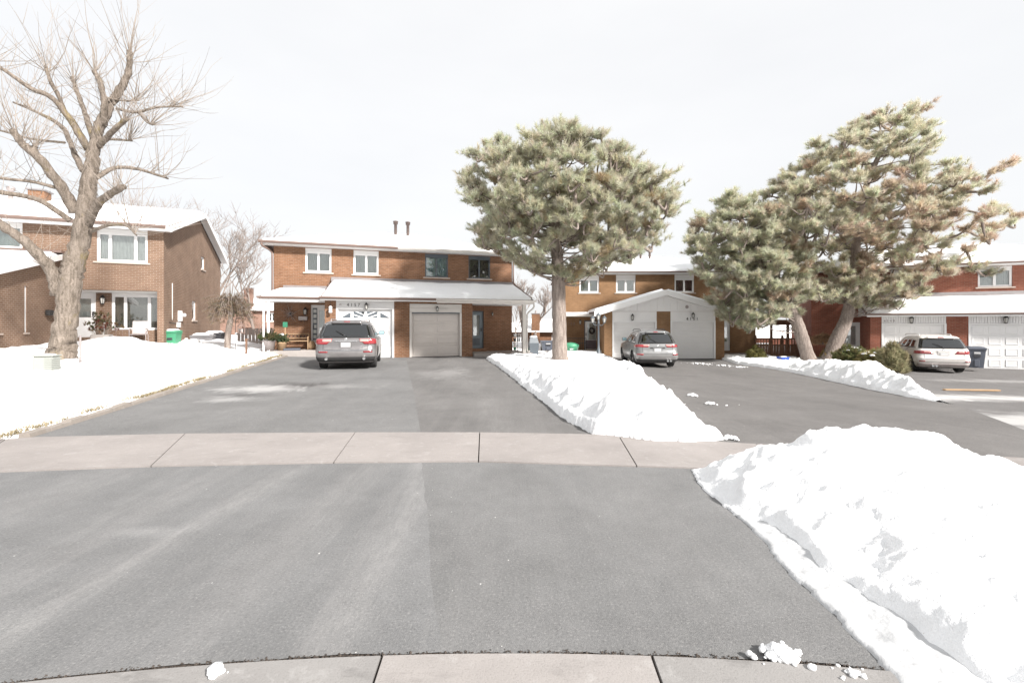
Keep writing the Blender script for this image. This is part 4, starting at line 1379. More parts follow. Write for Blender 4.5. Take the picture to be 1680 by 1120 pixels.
window(L, f0, *w1, (.25, .75), 'white', 'curtain', .20, True, .10)
window(L, f0, *w0, (.33,), 'white', 'curtain_g', .16, True, .10)
window(L, mpr, 5.95, 7.70, .85, 2.5, (.27, .76), 'white', 'blind', .10, False, .10, slat=True)
for s_ in sw: window(L, ms, *s_, (), 'white', 'curtain', 0, True, .09)
door(L, mpr, 4.55, 5.42, .55, 2.5, 'white', (4.72, 5.22, 1.4, 2.2), 'white', handle='r')
wall_lamp(L, mpr, 5.68, 2.14, 1.2)
MB().bbox(4.4, 8.2, -1.0, .61, -.6, .26, .02).build('porch_slab', M['concrete'], L)
# gable roof
ze, zr = 5.36, 7.28
rm = MB()
ym = LD / 2
slab_plane(rm, [(-6.3, -.45, ze), (LX + .35, -.45, ze), (LX + .35, ym, zr), (-6.3, ym, zr)], .12)
slab_plane(rm, [(LX + .35, LD + .45, ze), (-6.3, LD + .45, ze), (-6.3, ym, zr), (LX + .35, ym, zr)], .12)
rf = rm.build('roof', M['shingle'], L)
snow_plane(rf, [(-6.2, -.42, ze + .01), (LX + .3, -.42, ze + .01), (LX + .3, ym, zr + .01), (-6.2, ym, zr + .01)], .12, .02, 81, .10)
snow_plane(rf, [(LX + .3, LD + .42, ze + .01), (-6.2, LD + .42, ze + .01), (-6.2, ym, zr + .01), (LX + .3, ym, zr + .01)], .12, .02, 82, .10)
for (ya, za, yb, zb) in ((-.45, ze, ym, zr), (LD + .45, ze, ym, zr)):
    MB().prism([(ya, za - .005), (yb, zb - .005), (yb, zb - .26), (ya, za - .26)], 'x', LX + .352, LX + .39).build('barge_board', M['white'], rf)
    MB().prism([(ya, za - .13), (yb, zb - .13), (yb, zb - .145), (ya, za - .145)], 'x', LX + .003, LX + .349).build('soffit', M['white_d'], rf)
MB().box(-6.3, LX + .34, -.47, -.452, ze - .24, ze - .02).build('fascia', M['white'], rf)
MB().box(-6.3, LX + .34, -.452, -.003, ze - .2, ze - .185).build('soffit', M['white_d'], rf)
gutter(rf, -6.3, LX + .2, -.47, ze + .0, 'brown_trim', h=.13)
ch = MB().box(1.55, 2.15, 4.2, 4.8, 6.5, 7.45).build('chimney', M['brick_a'], rf)
MB().bbox(1.48, 2.22, 4.13, 4.87, 7.451, 7.53, .02).build('chimney_cap', M['grey_trim'], ch)
MB().lathe([(.14, 6.5), (.09, 6.62), (.09, 7.25), (.15, 7.28), (.15, 7.42), (.05, 7.48)], 10, (1.1, 3.9, 0)).build('flue', M['galv'], rf, True)
MB().prism([(2.6, 6.25), (3.0, 6.4), (2.55, 6.55)], 'x', .9, 1.3).build('roof_vent', M['galv'], rf)
# garage wing coming forward on the left, its side wall with slit lights
mg = right_map(4.4)
slits = [(-2.16, -2.02, .80, 2.50), (-3.66, -3.5, .80, 2.55)]
gb = panel(MB(), mg, -6.0, 0, -.6, 2.3, .2, [(a, b, c, 2.3) for a, b, c, d in slits])
gb.box(-4, 4.2, -6.0, -5.8, -.6, 2.3)
prs = [(-6.0, 2.301), (-3.66, 2.301), (-3.66, 2.86), (-6.0, 2.32)]
zt = lambda y: 3.86 + y * .255
edges_ = sorted([-6.0] + [v for s_ in slits for v in s_[:2]] + [0])
for a, b in zip(edges_[:-1], edges_[1:]):
    sl = [s_ for s_ in slits if abs(s_[0] - a) < 1e-6]
    z0_ = sl[0][3] if sl else 2.301
    gb.prism([(a, z0_), (b, z0_), (b, max(zt(b), z0_ + .01)), (a, max(zt(a), z0_ + .01))], 'x', 4.2, 4.4)
gb.build('garage_wall', M['brick_l'], L)
for a, b, c, d in slits:
    sl = mbox(MB(), mg, a, b, c, d, .03, .10).build('slit_light', M['white'], L)
    mbox(MB(), mg, a - .07, b + .07, c - .06, c - .004, -.05, .1).build('sill', M['sill'], sl)
gm = MB()
slab_plane(gm, [(-4.2, -6.4, zt(-6.4) + .14), (4.62, -6.4, zt(-6.4) + .14), (4.62, -.003, 4.0), (-4.2, -.003, 4.0)], .12)
gr_ = gm.build('garage_roof', M['shingle'], L)
snow_plane(gr_, [(-4.1, -6.3, zt(-6.3) + .15), (4.58, -6.3, zt(-6.3) + .15), (4.58, -.35, 3.93), (-4.1, -.35, 3.93)], .12, .0, 85, .06)
MB().prism([(-6.4, zt(-6.4) + .14), (-.003, 4.0), (-.003, 3.78), (-6.4, zt(-6.4) - .08)], 'x', 4.622, 4.66).build('barge_board', M['white'], gr_)
MB().prism([(-6.4, zt(-6.4)), (-.003, 3.87), (-.003, 3.855), (-6.4, zt(-6.4) - .015)], 'x', 4.402, 4.62).build('soffit', M['white_d'], gr_)
MB().box(-4.2, 4.66, -.30, -.003, 4.0, 4.10).build('flashing', M['brown_trim'], gr_)
# meter, conduit, pipes on the side wall
mt = MB(); mt.bbox(8.002, 8.14, 1.95, 2.25, 1.25, 1.75, .02); mt.bbox(8.002, 8.12, 1.75, 2.05, .95, 1.2, .02)
me_ = mt.build('meter_box', M['white'], L)
MB().lathe([(.085, 0), (.085, .09), (.05, .12)], 12, (8.14, 2.32, 1.55), 'x').build('meter_dial', M['white_d'], me_)
pipe(L, [(8.02, 1.1, 3.0), (8.02, 1.1, 2.0), (8.02, 1.1, 1.3)], .02, 'cream_trim', 'conduit', 6)
pipe(L, [(8.02, .7, 1.2), (8.02, 1.4, 1.16), (8.02, 2.0, 1.16)], .012, 'black', 'cable', 5)
MB().lathe([(.06, 0), (.06, .12)], 10, (8.0, 3.2, .35), 'x').build('dryer_vent', M['white'], L)

# ------------------------------------------------------------------ red brick house on the right
Rh = empty('brick_house', (17.0, 28.0, -.6), math.radians(-25), 'red brick house numbered 4149 behind the white car', 'house')
upw = [(2.2, 3.4, 4.1, 5.27), (5.0, 6.23, 4.1, 5.27), (8.71, 10.06, 4.18, 5.27), (11.6, 12.9, 4.18, 5.27)]
holes = upw + [(2.75, 3.6, .3, 2.32)]
panel(MB(), f0, 1.2, 15, -.4, 5.28, .22, holes).build('wall', M['brick_r'], Rh)
back_shell(Rh, 'brick_r', 1.2, 15, .22, 9.0, 5.28)
for (a, b, c, d) in upw: window(Rh, f0, a, b, c, d, (.5,), 'white', 'curtain', .15, True, .10)
gw = front_map(-2.0)
gh = [(4.09, 6.75, -.5, 2.66), (7.6, 10.26, -.5, 2.66)]
gb = MB()
panel(gb, gw, 3.6, 10.9, -.4, 2.68, .25, gh)
gb.box(3.6, 3.8, -1.75, 0, -.4, 2.68); gb.box(10.7, 10.9, -1.75, 0, -.4, 2.68)
gb.build('garage_wall', M['brick_r'], Rh)
for (a, b, _, _) in gh:
    door_frame(Rh, a, b, -2.02, -1.85, 2.2, .08, 'white', .06)
    n = 26
    for k in range(n):
        MB().bbox(a + (b - a) * k / n + .004, a + (b - a) * (k + 1) / n - .004, -1.99, -1.9, 2.263, 2.66, .012).build('header_board', M['white'], Rh)
    garage_door(Rh, a + .08, b - .08, 0, 2.2, -1.95, 4, 4, 'white', 'raised')
wall_lamp(Rh, front_map(-1.99), 5.32, 2.42, 1.2); wall_lamp(Rh, front_map(-1.99), 8.95, 2.42, 1.2)
number(Rh, '4149', (4.42, -2.0, 2.33), .16, 'galv', 0, 1.4)
q = [(3.35, -2.4, 2.76), (14.8, -2.4, 2.76), (14.8, -.004, 3.72), (3.35, -.004, 3.72)]
mb = MB(); slab_plane(mb, q, .08)
lr = mb.build('porch_roof', M['shingle'], Rh)
snow_plane(lr, [(3.38, -2.38, 2.77), (14.7, -2.38, 2.77), (14.7, -.2, 3.65), (3.38, -.2, 3.65)], .13, .0, 91, .05)
MB().prism([(-.02, 3.7), (-.002, 3.95), (-.03, 3.95), (-.2, 3.68), (-.2, 3.65)], 'x', 3.4, 14.8).build('flashing', M['grey_trim'], lr)
MB().box(3.35, 14.8, -2.42, -2.39, 2.60, 2.755).build('fascia', M['white'], lr)
MB().box(3.37, 14.8, -2.39, -2.0, 2.66, 2.675).build('soffit', M['white_d'], lr)
MB().prism([(-2.35, 2.66), (-.004, 2.66), (-.004, 3.6)], 'x', 3.5, 3.54).build('end_panel', M['white'], lr)
gutter(lr, 3.3, 14.8, -2.42, 2.765, 'brown_trim', h=.08)
door(Rh, f0, 2.75, 3.6, .3, 2.32, 'white', (2.95, 3.4, 1.0, 2.1), 'white')
MB().bbox(1.4, 3.59, -1.5, -.003, -.4, .26, .02).build('porch_slab', M['concrete'], Rh)
rf = hip_roof(Rh, .75, 15.4, -.45, 9.45, 5.44, 7.05, 5.6, 10.6, seed=95)
MB().box(.77, 15.3, -.43, -.003, 5.285, 5.30).build('soffit', M['white_d'], rf)
MB().box(.75, 15.4, -.47, -.43, 5.30, 5.435).build('fascia', M['white'], rf)
gutter(rf, .7, 15.4, -.47, 5.45, 'brown_trim', h=.09)

# ------------------------------------------------------------------ cars
class CarShape:
    def __init__(s, z, yr, yf, w, cr):
        s.z, s.yr_, s.yf_, s.w_, s.cr_ = [np.array(k, float) for k in (z, yr, yf, w, cr)]

    def P(s, t, z):
        i = lambda arr: float(np.interp(z, s.z, arr))
        yr, yf, W, r = i(s.yr_), i(s.yf_), i(s.w_), i(s.cr_)
        a = abs(t); sg = 1 if t >= 0 else -1
        rf = r * 1.7; bow = .05; bf = .14
        rf = min(rf, W * .6)
        if a < .2:
            x = (W - r) * a / .2; y = yr + bow * (x / W) ** 2
        elif a < .3:
            th = (a - .2) / .1 * math.pi / 2
            b = bow * ((W - r) / W) ** 2
            x = W - r + r * math.sin(th); y = yr + b + r - r * math.cos(th)
        elif a < .8:
            f = (a - .3) / .5
            b = bow * ((W - r) / W) ** 2
            y0 = yr + b + r; y1 = yf - bf - rf
            y = y0 + (y1 - y0) * f; x = W + .018 * (1 - (2 * f - 1) ** 2)
        elif a < .9:
            th = (a - .8) / .1 * math.pi / 2
            x = W - rf + rf * math.cos(th); y = yf - bf - rf + rf * math.sin(th)
        else:
            f = (a - .9) / .1
            x = (W - rf) * (1 - f); y = yf - bf * (x / (W - rf + 1e-6)) ** 2
        return Vector((sg * x, y, z))

    def normal(s, t, z):
        e = 1e-3
        a = s.P(t + e, z) - s.P(t - e, z); b = s.P(t, z + .01) - s.P(t, z - .01)
        n = a.cross(b)
        return n.normalized() if n.length > 0 else Vector((0, -1, 0))

    def patch(s, t0, t1, z0, z1, off, nt=10, nz=6, th=.01):
        """shell on the body between two parameters; t0/t1 may depend on height"""
        F0 = t0 if callable(t0) else (lambda z: t0); F1 = t1 if callable(t1) else (lambda z: t1)
        mb = MB()
        outer = []; inner = []
        for j in range(nz + 1):
            z = z0 + (z1 - z0) * j / nz
            for i in range(nt + 1):
                t = F0(z) + (F1(z) - F0(z)) * i / nt
                n = s.normal(t, z); p = s.P(t, z)
                outer.append(p + n * off); inner.append(p + n * (off - th))
        N = len(outer); k = nt + 1
        Fs = []
        for j in range(nz):
            for i in range(nt):
                a = j * k + i
                Fs.append((a, a + 1, a + k + 1, a + k)); Fs.append((N + a, N + a + k, N + a + k + 1, N + a + 1))
        for i in range(nt):
            Fs.append((i, N + i, N + i + 1, i + 1)); a = nz * k + i; Fs.append((a, a + 1, N + a + 1, N + a))
        for j in range(nz):
            a = j * k; Fs.append((a, a + k, N + a + k, N + a)); a += nt; Fs.append((a, N + a, N + a + k, a + k))
        return mb.add(outer + inner, Fs)

    def body(s, name, mat, root, wheels, wr, dark):
        ts = [k / 60 * 2 - 1 for k in range(0, 60)]
        ts = sorted(set([round(-1 + 2 * k / 96, 5) for k in range(96)]))
        zs = []
        for a, b in zip(s.z[:-1], s.z[1:]):
            n = max(2, int((b - a) / .045)); zs += [a + (b - a) * k / n for k in range(n)]
        zs.append(s.z[-1])
        mb = MB(); n = len(ts)
        V = [s.P(t, z) for z in zs for t in ts]
        Fs = [(j * n + i, j * n + (i + 1) % n, (j + 1) * n + (i + 1) % n, (j + 1) * n + i) for j in range(len(zs) - 1) for i in range(n)]
        Fs.append(tuple(range(n - 1, -1, -1))); Fs.append(tuple((len(zs) - 1) * n + i for i in range(n)))
        mb.add(V, Fs)
        o = mb.build(name, mat, root)
        wmax = s.w_.max()
        cut = MB()
        for (y, zc) in wheels:
            for sg in (-1, 1):
                x0, x1 = (wmax - .30, wmax + .2) if sg > 0 else (-wmax - .2, -wmax + .30)
                cut.lathe([(wr * 1.17, x0), (wr * 1.17, x1)], 28, (0, y, zc), 'x')
        cme = cut.me('cut'); cme.materials.append(dark)
        bmx = bmesh.new(); bmx.from_mesh(cme); bmesh.ops.recalc_face_normals(bmx, faces=bmx.faces); bmx.to_mesh(cme); bmx.free()
        bmx = bmesh.new(); bmx.from_mesh(o.data); bmesh.ops.recalc_face_normals(bmx, faces=bmx.faces); bmx.to_mesh(o.data); bmx.free()
        co = bpy.data.objects.new('cut', cme); col.objects.link(co)
        md = o.modifiers.new('arch', 'BOOLEAN'); md.operation = 'DIFFERENCE'; md.solver = 'EXACT'; md.object = co
        try: md.material_mode = 'TRANSFER'
        except Exception: pass
        par = o.parent; o.parent = None
        bpy.context.view_layer.update()
        me = bpy.data.meshes.new_from_object(o.evaluated_get(bpy.context.evaluated_depsgraph_get()))
        o.modifiers.clear(); old = o.data; o.data = me; o.parent = par
        bpy.data.objects.remove(co); bpy.data.meshes.remove(old)
        me.polygons.foreach_set('use_smooth', np.ones(len(me.polygons), bool))
        try: me.set_sharp_from_angle(angle=math.radians(38))
        except Exception: pass
        return o


def wheel(root, x, y, r, w, sg):
    prof = [(r * .62, -w / 2), (r * .93, -w / 2), (r, -w * .38), (r, -w * .13), (r * .985, -w * .11), (r * .985, -w * .06), (r, -w * .04), (r, w * .04), (r * .985, w * .06), (r * .985, w * .11), (r, w * .13), (r, w * .38), (r * .93, w / 2), (r * .62, w / 2)]
    wh = empty('wheel', (x, y, r)); wh.parent = root
    t = MB().lathe(prof, 32, (0, 0, 0), 'x').build('tyre', M['rubber'], wh)
    rm = MB()
    xo = sg * w * .42
    for k in range(5):
        a = 2 * math.pi * k / 5
        d = Vector((0, math.cos(a), math.sin(a))); e = Vector((0, -math.sin(a), math.cos(a)))
        p = [Vector((xo, 0, 0)) + d * .03 + e * .05, Vector((xo, 0, 0)) + d * r * .60 + e * .045, Vector((xo, 0, 0)) + d * r * .60 - e * .045, Vector((xo, 0, 0)) + d * .03 - e * .05]
        back = [q - Vector((sg * .05, 0, 0)) for q in p]
        rm.add(p + back, [(0, 1, 2, 3), (7, 6, 5, 4), (0, 4, 5, 1), (1, 5, 6, 2), (2, 6, 7, 3), (3, 7, 4, 0)])
    rm.lathe([(r * .64, -w * .46), (r * .64, w * .46)], 28, (0, 0, 0), 'x') if False else None
    rm.lathe([(.07, xo - .03), (.07, xo + .01)], 12, (0, 0, 0), 'x')
    ring = [(r * .58, sg * w * .30), (r * .64, sg * w * .30), (r * .655, sg * w * .49), (r * .60, sg * w * .47), (r * .58, sg * w * .40)]
    rm.lathe(ring if sg > 0 else ring[::-1], 28, (0, 0, 0), 'x')
    rm.build('rim', M['galv'], wh)
    MB().lathe([(r * .55, -.01), (r * .55, .01)], 20, (sg * w * .1, 0, 0), 'x').build('brake_disc', M['black'], wh)


def paint(name, c, metal, rough):
    m, N, Lk, P = nodes_of(name)
    tc = N.new('ShaderNodeTexCoord')
    sp = N.new('ShaderNodeSeparateXYZ'); Lk.new(tc.outputs['Object'], sp.inputs[0])
    nz = noise_node(N, Lk, tc.outputs['Object'], 5, 6, .65)
    low = math_node(N, Lk, 'SUBTRACT', math_node(N, Lk, 'ADD', math_node(N, Lk, 'MULTIPLY', nz, .7), .55), sp.outputs['Z'])
    grime = ramp(N, Lk, low, .12, .62)            # road salt film low on the body
    base = mix(N, Lk, math_node(N, Lk, 'MULTIPLY', grime, .55), c, (.36, .34, .33))
    Lk.new(base, P.inputs['Base Color'])
    P.inputs['Metallic'].default_value = metal
    rr = N.new('ShaderNodeMapRange'); Lk.new(grime, rr.inputs['Value'])
    rr.inputs['To Min'].default_value = rough; rr.inputs['To Max'].default_value = .75
    Lk.new(rr.outputs[0], P.inputs['Roughness'])
    P.inputs['Coat Weight'].default_value = .5; P.inputs['Coat Roughness'].default_value = .12
    return m


def car(loc, rz, label, shape, mat, wr, wheels, spec):
    root = empty('parked_car', loc, rz, label, 'car', 'cars parked on the driveways')
    S = shape
    body = S.body('body', mat, root, [(y, wr) for y in wheels], wr, M['rubber'])
    wm = S.w_.max()
    for y in wheels:
        for sg in (-1, 1): wheel(root, sg * (wm - .145), y, wr, .23, sg)
    zb, zt = spec['belt'], spec['glass_top']
    # interior seen through the glass
    MB().box(-.66, .66, spec['yr_in'] + .25, spec['yr_in'] + 2.0, .9, zb - .05).build('load_cover', M['rubber'], root)
    rw = spec.get('rear_t', .225)
    S.patch(-rw - .035, rw + .035, zb - .03, zt + .03, .004, 16, 8, .006).build('rear_surround', M['black'], body, True)
    S.patch(-rw, rw, zb, zt, .010, 16, 8, .004).build('rear_window', M['car_glass'], root, True)
    for sg in (-1, 1):
        for (a, b) in spec['sides']:
            S.patch((lambda z, a=a: sg * a), (lambda z, b=b: sg * b), zb + .02, zt - .03, .008, 8, 6, .004).build('side_window', M['car_glass'], root, True)
        S.patch(sg * .31, sg * .73, zb - .012, zb + .012, .010, 14, 1, .01).build('belt_trim', M['chrome'] if spec.get('chrome') else M['black'], root, True)
        for t in spec['handles']:
            p = S.P(sg * t, zb - .13); MB().bbox(p.x - .025, p.x + .025, p.y - .1, p.y + .1, p.z - .015, p.z + .02, .01).build('door_handle', mat, root)
        for t in spec['shuts']:
            S.patch(sg * (t - .0022), sg * (t + .0022), .42, zb, .003, 1, 8, .004).build('door_gap', M['black'], root)
        m = S.P(sg * .735, zb + .05)
        mi = MB(); mi.bbox(m.x + (.03 if sg > 0 else -.25), m.x + (.25 if sg > 0 else -.03), m.y - .07, m.y + .08, zb + .03, zb + .19, .03)
        mi.tube([(m.x - sg * .05, m.y, zb + .03), (m.x + sg * .08, m.y, zb + .08)], .03, 6)
        mr = mi.build('mirror', spec.get('mirror', mat), root, True)
        MB().box(m.x + (.05 if sg > 0 else -.23), m.x + (.23 if sg > 0 else -.05), m.y - .076, m.y - .072, zb + .05, zb + .17).build('mirror_glass', M['curtain_b'], mr)
    S.patch(.83, 1.0, zb + .03, zt - .02, .008, 6, 6, .004).build('windscreen', M['car_glass'], root, True)
    S.patch(-1.0, -.83, zb + .03, zt - .02, .008, 6, 6, .004).build('windscreen', M['car_glass'], root, True)
    # lamps
    for sg in (-1, 1):
        tin, tout, z0, z1 = spec['lamp']
        lamp = S.patch((lambda z: sg * (tin + spec.get('slant', .03) * (z1 - z) / (z1 - z0))), (lambda z: sg * tout), z0, z1, .016, 12, 5, .02).build('tail_lamp', M['red_lamp'], root, True)
        i0, i1 = spec['inner']
        S.patch(sg * i0, sg * i1, z0 + (z1 - z0) * .45, z1 - .015, .020, 6, 2, .006).build('lamp_lens', M['clear_lamp'], lamp, True)
        r0, r1, a0, a1 = spec['refl']
        S.patch(sg * r0, sg * r1, a0, a1, .008, 5, 1, .01).build('reflector', M['red_lamp'], root, True)
    za, zb_ = spec['valance']
    S.patch(-.285, .285, za, zb_, .006, 24, 3, .02).build('rear_valance', spec['valance_mat'], root, True)
    if spec.get('bumper_strip'):
        S.patch(-.24, .24, spec['bumper_strip'], spec['bumper_strip'] + .028, .012, 20, 1, .012).build('bumper_strip', M['chrome'], root, True)
    S.patch(-.19, .19, spec['gate'] - .004, spec['gate'] + .004, .003, 16, 1, .004).build('tailgate_gap', M['black'], root)
    for sg in (-1, 1):
        S.patch(sg * .196, sg * .200, spec['gate'], spec['lamp'][2], .003, 1, 5, .004).build('tailgate_gap', M['black'], root)
    # plate
    px, pz, pw, ph = spec['plate']
    p = S.P(0, pz)
    MB().bbox(-pw - .06, pw + .06, p.y - .012, p.y + .01, pz - ph - .03, pz + ph + .035, .02).build('plate_recess', spec.get('recess', mat), root)
    pl = MB().bbox(-pw, pw, p.y - .024, p.y - .013, pz - ph, pz + ph, .006).build('number_plate', M['plate'], root)
    MB().bbox(-pw + .03, pw - .03, p.y - .026, p.y - .0245, pz - ph * .45, pz + ph * .45, .001).build('plate_print', spec.get('plate_print', M['plate']), pl)
    b = spec.get('garnish')
    if b:
        MB().bbox(-b[1], b[1], S.P(0, b[0]).y - .022, S.P(0, b[0]).y + .01, b[0] - .02, b[0] + .02, .012).build('tailgate_garnish', spec['garnish_mat'], root)
    e = spec['emblem']
    ep = S.P(0, e)
    MB().lathe([(.045, 0), (.05, .004), (.05, .01), (.04, .014)], 16, (0, ep.y - .002, e), 'y').build('emblem', M['chrome'], root)
    # wiper
    w0 = S.P(.0, zb + .02) + Vector((0, -.03, 0)); w1 = S.P(-.1, zb + (zt - zb) * .45) + S.normal(-.1, zb + (zt - zb) * .45) * .03
    MB().tube([w0, (w0 + w1) / 2 + Vector((0, -.015, .03)), w1], [.018, .013, .008], 5).build('wiper', M['black'], root)
    # high brake lamp + spoiler lip
    zt2 = zt + .055
    S.patch(-.17, .17, zt + .01, zt + .07, .055, 14, 2, .06).build('spoiler', mat, root, True)
    S.patch(-.035, .035, zt + .018, zt + .045, .062, 6, 1, .01).build('brake_lamp', M['red_lamp'], root, True)
    for sg in (-1, 1):
        x = spec['rail_x']
        zr = spec['height'] - .01
        MB().tube(bez([(sg * x, 1.0, zr - .05), (sg * x, 1.12, zr + .03), (sg * x, 1.9, zr + .035), (sg * x, 2.55, zr + .02), (sg * x, 2.7, zr - .05)], 5), .02, 6).build('roof_rail', spec['rail_mat'], root, True)
    for ex in spec['exhaust']:
        MB().lathe([(.05, .0), (.05, .12), (.042, .12), (.042, .02)], 12, (ex[0], ex[1], ex[2]), 'y') .build('exhaust', M['chrome'], root)
    MB().box(-wm + .22, wm - .22, .35, S.yf_.max() - .5, .20, .34).build('underside', M['rubber'], root)
    for t in spec.get('badges', ()):
        q = S.P(t[0], t[1]); MB().bbox(q.x - t[2], q.x + t[2], q.y - .012, q.y + .005, t[1] - .02, t[1] + .02, .004).build('badge', M['chrome'], root)
    return root


Z0 = [.24, .30, .42, .55, .66, .72, .80, .95, 1.02, 1.08, 1.14, 1.30, 1.50, 1.58, 1.64, 1.69, 1.715]
suv_a = CarShape(Z0,
                 [.30, .12, .05, .0, .0, .035, .07, .08, .085, .12, .16, .26, .38, .44, .54, .82, 1.3],
                 [4.6, 4.72, 4.82, 4.85, 4.85, 4.84, 4.80, 4.66, 4.35, 3.70, 3.55, 3.25, 2.95, 2.82, 2.65, 2.3, 1.9],
                 [.86, .92, .965, .985, .988, .985, .985, .978, .968, .945, .925, .868, .79, .752, .69, .56, .35],
                 [.15, .18, .20, .24, .26, .26, .26, .25, .24, .22, .20, .18, .16, .16, .16, .18, .2])
loc_a = (-5.62, 15.35)
car((loc_a[0], loc_a[1], Tf(-5.8, 17)), math.radians(13.5), 'dark grey metallic SUV parked before the garage of 4157', suv_a, paint('dark_grey_paint', (.205, .195, .195), .55, .28), .37, (1.06, 3.85),
    dict(belt=1.12, glass_top=1.57, yr_in=.2, rear_t=.225, sides=((.335, .455), (.465, .585), (.595, .70)), chrome=True, handles=(.50, .66), shuts=(.46, .59, .735), lamp=(.115, .315, .88, 1.06), slant=.05, inner=(.125, .205),
         refl=(.155, .235, .60, .645), valance=(.30, .46), valance_mat=M['rubber'], bumper_strip=.655, gate=.70, plate=(0, .86, .155, .075), recess=simple('dark_recess', (.13, .125, .125), .4), plate_print=M['plate'],
         garnish=(.985, .36), garnish_mat=M['chrome'], emblem=1.05, rail_x=.60, height=1.715, rail_mat=M['galv'], exhaust=((-.60, .06, .40), (.60, .06, .40)), badges=((.145, .82, .07), (.145, .76, .05))))
suv_c = CarShape([k * .985 for k in Z0],
                 [.28, .12, .05, .0, .0, .05, .09, .11, .12, .15, .19, .30, .44, .51, .61, .88, 1.3],
                 [4.45, 4.57, 4.66, 4.69, 4.69, 4.67, 4.62, 4.45, 4.15, 3.60, 3.45, 3.12, 2.82, 2.70, 2.55, 2.2, 1.9],
                 [.82, .88, .92, .94, .945, .945, .94, .93, .92, .90, .88, .825, .745, .70, .64, .52, .33],
                 [.15, .18, .22, .26, .28, .28, .28, .27, .26, .24, .22, .19, .17, .17, .17, .18, .2])
loc_c = at(1080, 604, 20.2)
car((loc_c.x, loc_c.y, Tf(loc_c.x, 21.5)), math.radians(-3.5), 'silver grey SUV parked before the left garage of 4151', suv_c, paint('silver_grey_paint', (.22, .222, .222), .45, .3), .36, (.98, 3.68),
    dict(belt=1.11, glass_top=1.53, yr_in=.25, rear_t=.215, sides=((.345, .44), (.45, .575), (.585, .69)), handles=(.50, .655), shuts=(.455, .58, .73), lamp=(.105, .325, .93, 1.04), slant=.02, inner=(.11, .19),
         refl=(.19, .27, .58, .64), valance=(.26, .40), valance_mat=M['rubber'], gate=.64, plate=(0, .80, .15, .075), plate_print=M['white'],
         garnish=(.90, .33), garnish_mat=M['black'], emblem=.98, rail_x=.56, height=1.69, rail_mat=M['black'], exhaust=((.55, .10, .34), (.42, .10, .34)), badges=()))
suv_w = CarShape([k * .975 for k in Z0],
                 [.28, .12, .05, .0, .0, .05, .09, .11, .12, .15, .19, .29, .42, .49, .59, .86, 1.3],
                 [4.35, 4.45, 4.54, 4.57, 4.57, 4.56, 4.52, 4.38, 4.05, 3.45, 3.30, 3.0, 2.72, 2.6, 2.46, 2.15, 1.85],
                 [.82, .87, .905, .925, .93, .93, .925, .92, .91, .89, .87, .82, .75, .71, .65, .53, .33],
                 [.15, .18, .20, .22, .24, .24, .24, .23, .22, .20, .18, .16, .15, .15, .15, .17, .2])
loc_w = at(1551, 611, 19.9)
car((loc_w.x, loc_w.y, Tf(loc_w.x, 21)), math.radians(-24), 'white SUV parked on the right before the red brick house', suv_w, paint('white_paint_car', (.64, .605, .575), .0, .3), .355, (.92, 3.72),
    dict(belt=1.10, glass_top=1.49, yr_in=.25, rear_t=.225, sides=((.335, .44), (.45, .575), (.585, .69)), handles=(.50, .655), shuts=(.455, .58, .73), mirror=M['black'], lamp=(.135, .315, .84, .97), slant=-.03, inner=(.14, .20),
         refl=(.19, .25, .50, .54), valance=(.26, .42), valance_mat=M['galv'], gate=.62, plate=(0, .83, .15, .075), plate_print=M['white_d'],
         garnish=(.965, .25), garnish_mat=M['chrome'], emblem=1.02, rail_x=.56, height=1.67, rail_mat=M['white_d'], exhaust=((-.42, .08, .33), (-.30, .08, .33)), badges=((-.155, .93, .05),)))

# ------------------------------------------------------------------ trees
def tuft_bank(n_var=6, n=44, spread=1.05, wide=.013, length=.17, seed=3):
    """needle clusters as triangles, axis +z"""
    out = []
    g = np.random.default_rng(seed)
    for k in range(n_var):
        z = g.uniform(-.10, .06, n); th = g.uniform(0, 2 * np.pi, n); el = g.uniform(.12, 1.25, n) * spread
        L = length * g.uniform(.75, 1.2, n)
        d = np.stack([np.sin(el) * np.cos(th), np.sin(el) * np.sin(th), np.cos(el)], -1)
        base = np.stack([0 * z, 0 * z, z], -1)
        side = np.cross(d, g.normal(size=(n, 3))); side /= np.linalg.norm(side, axis=1)[:, None]
        V = np.stack([base - side * wide * .5, base + side * wide * .5, base + d * L[:, None]], 1)
        out.append(V)
    return out


TUFTS = tuft_bank()


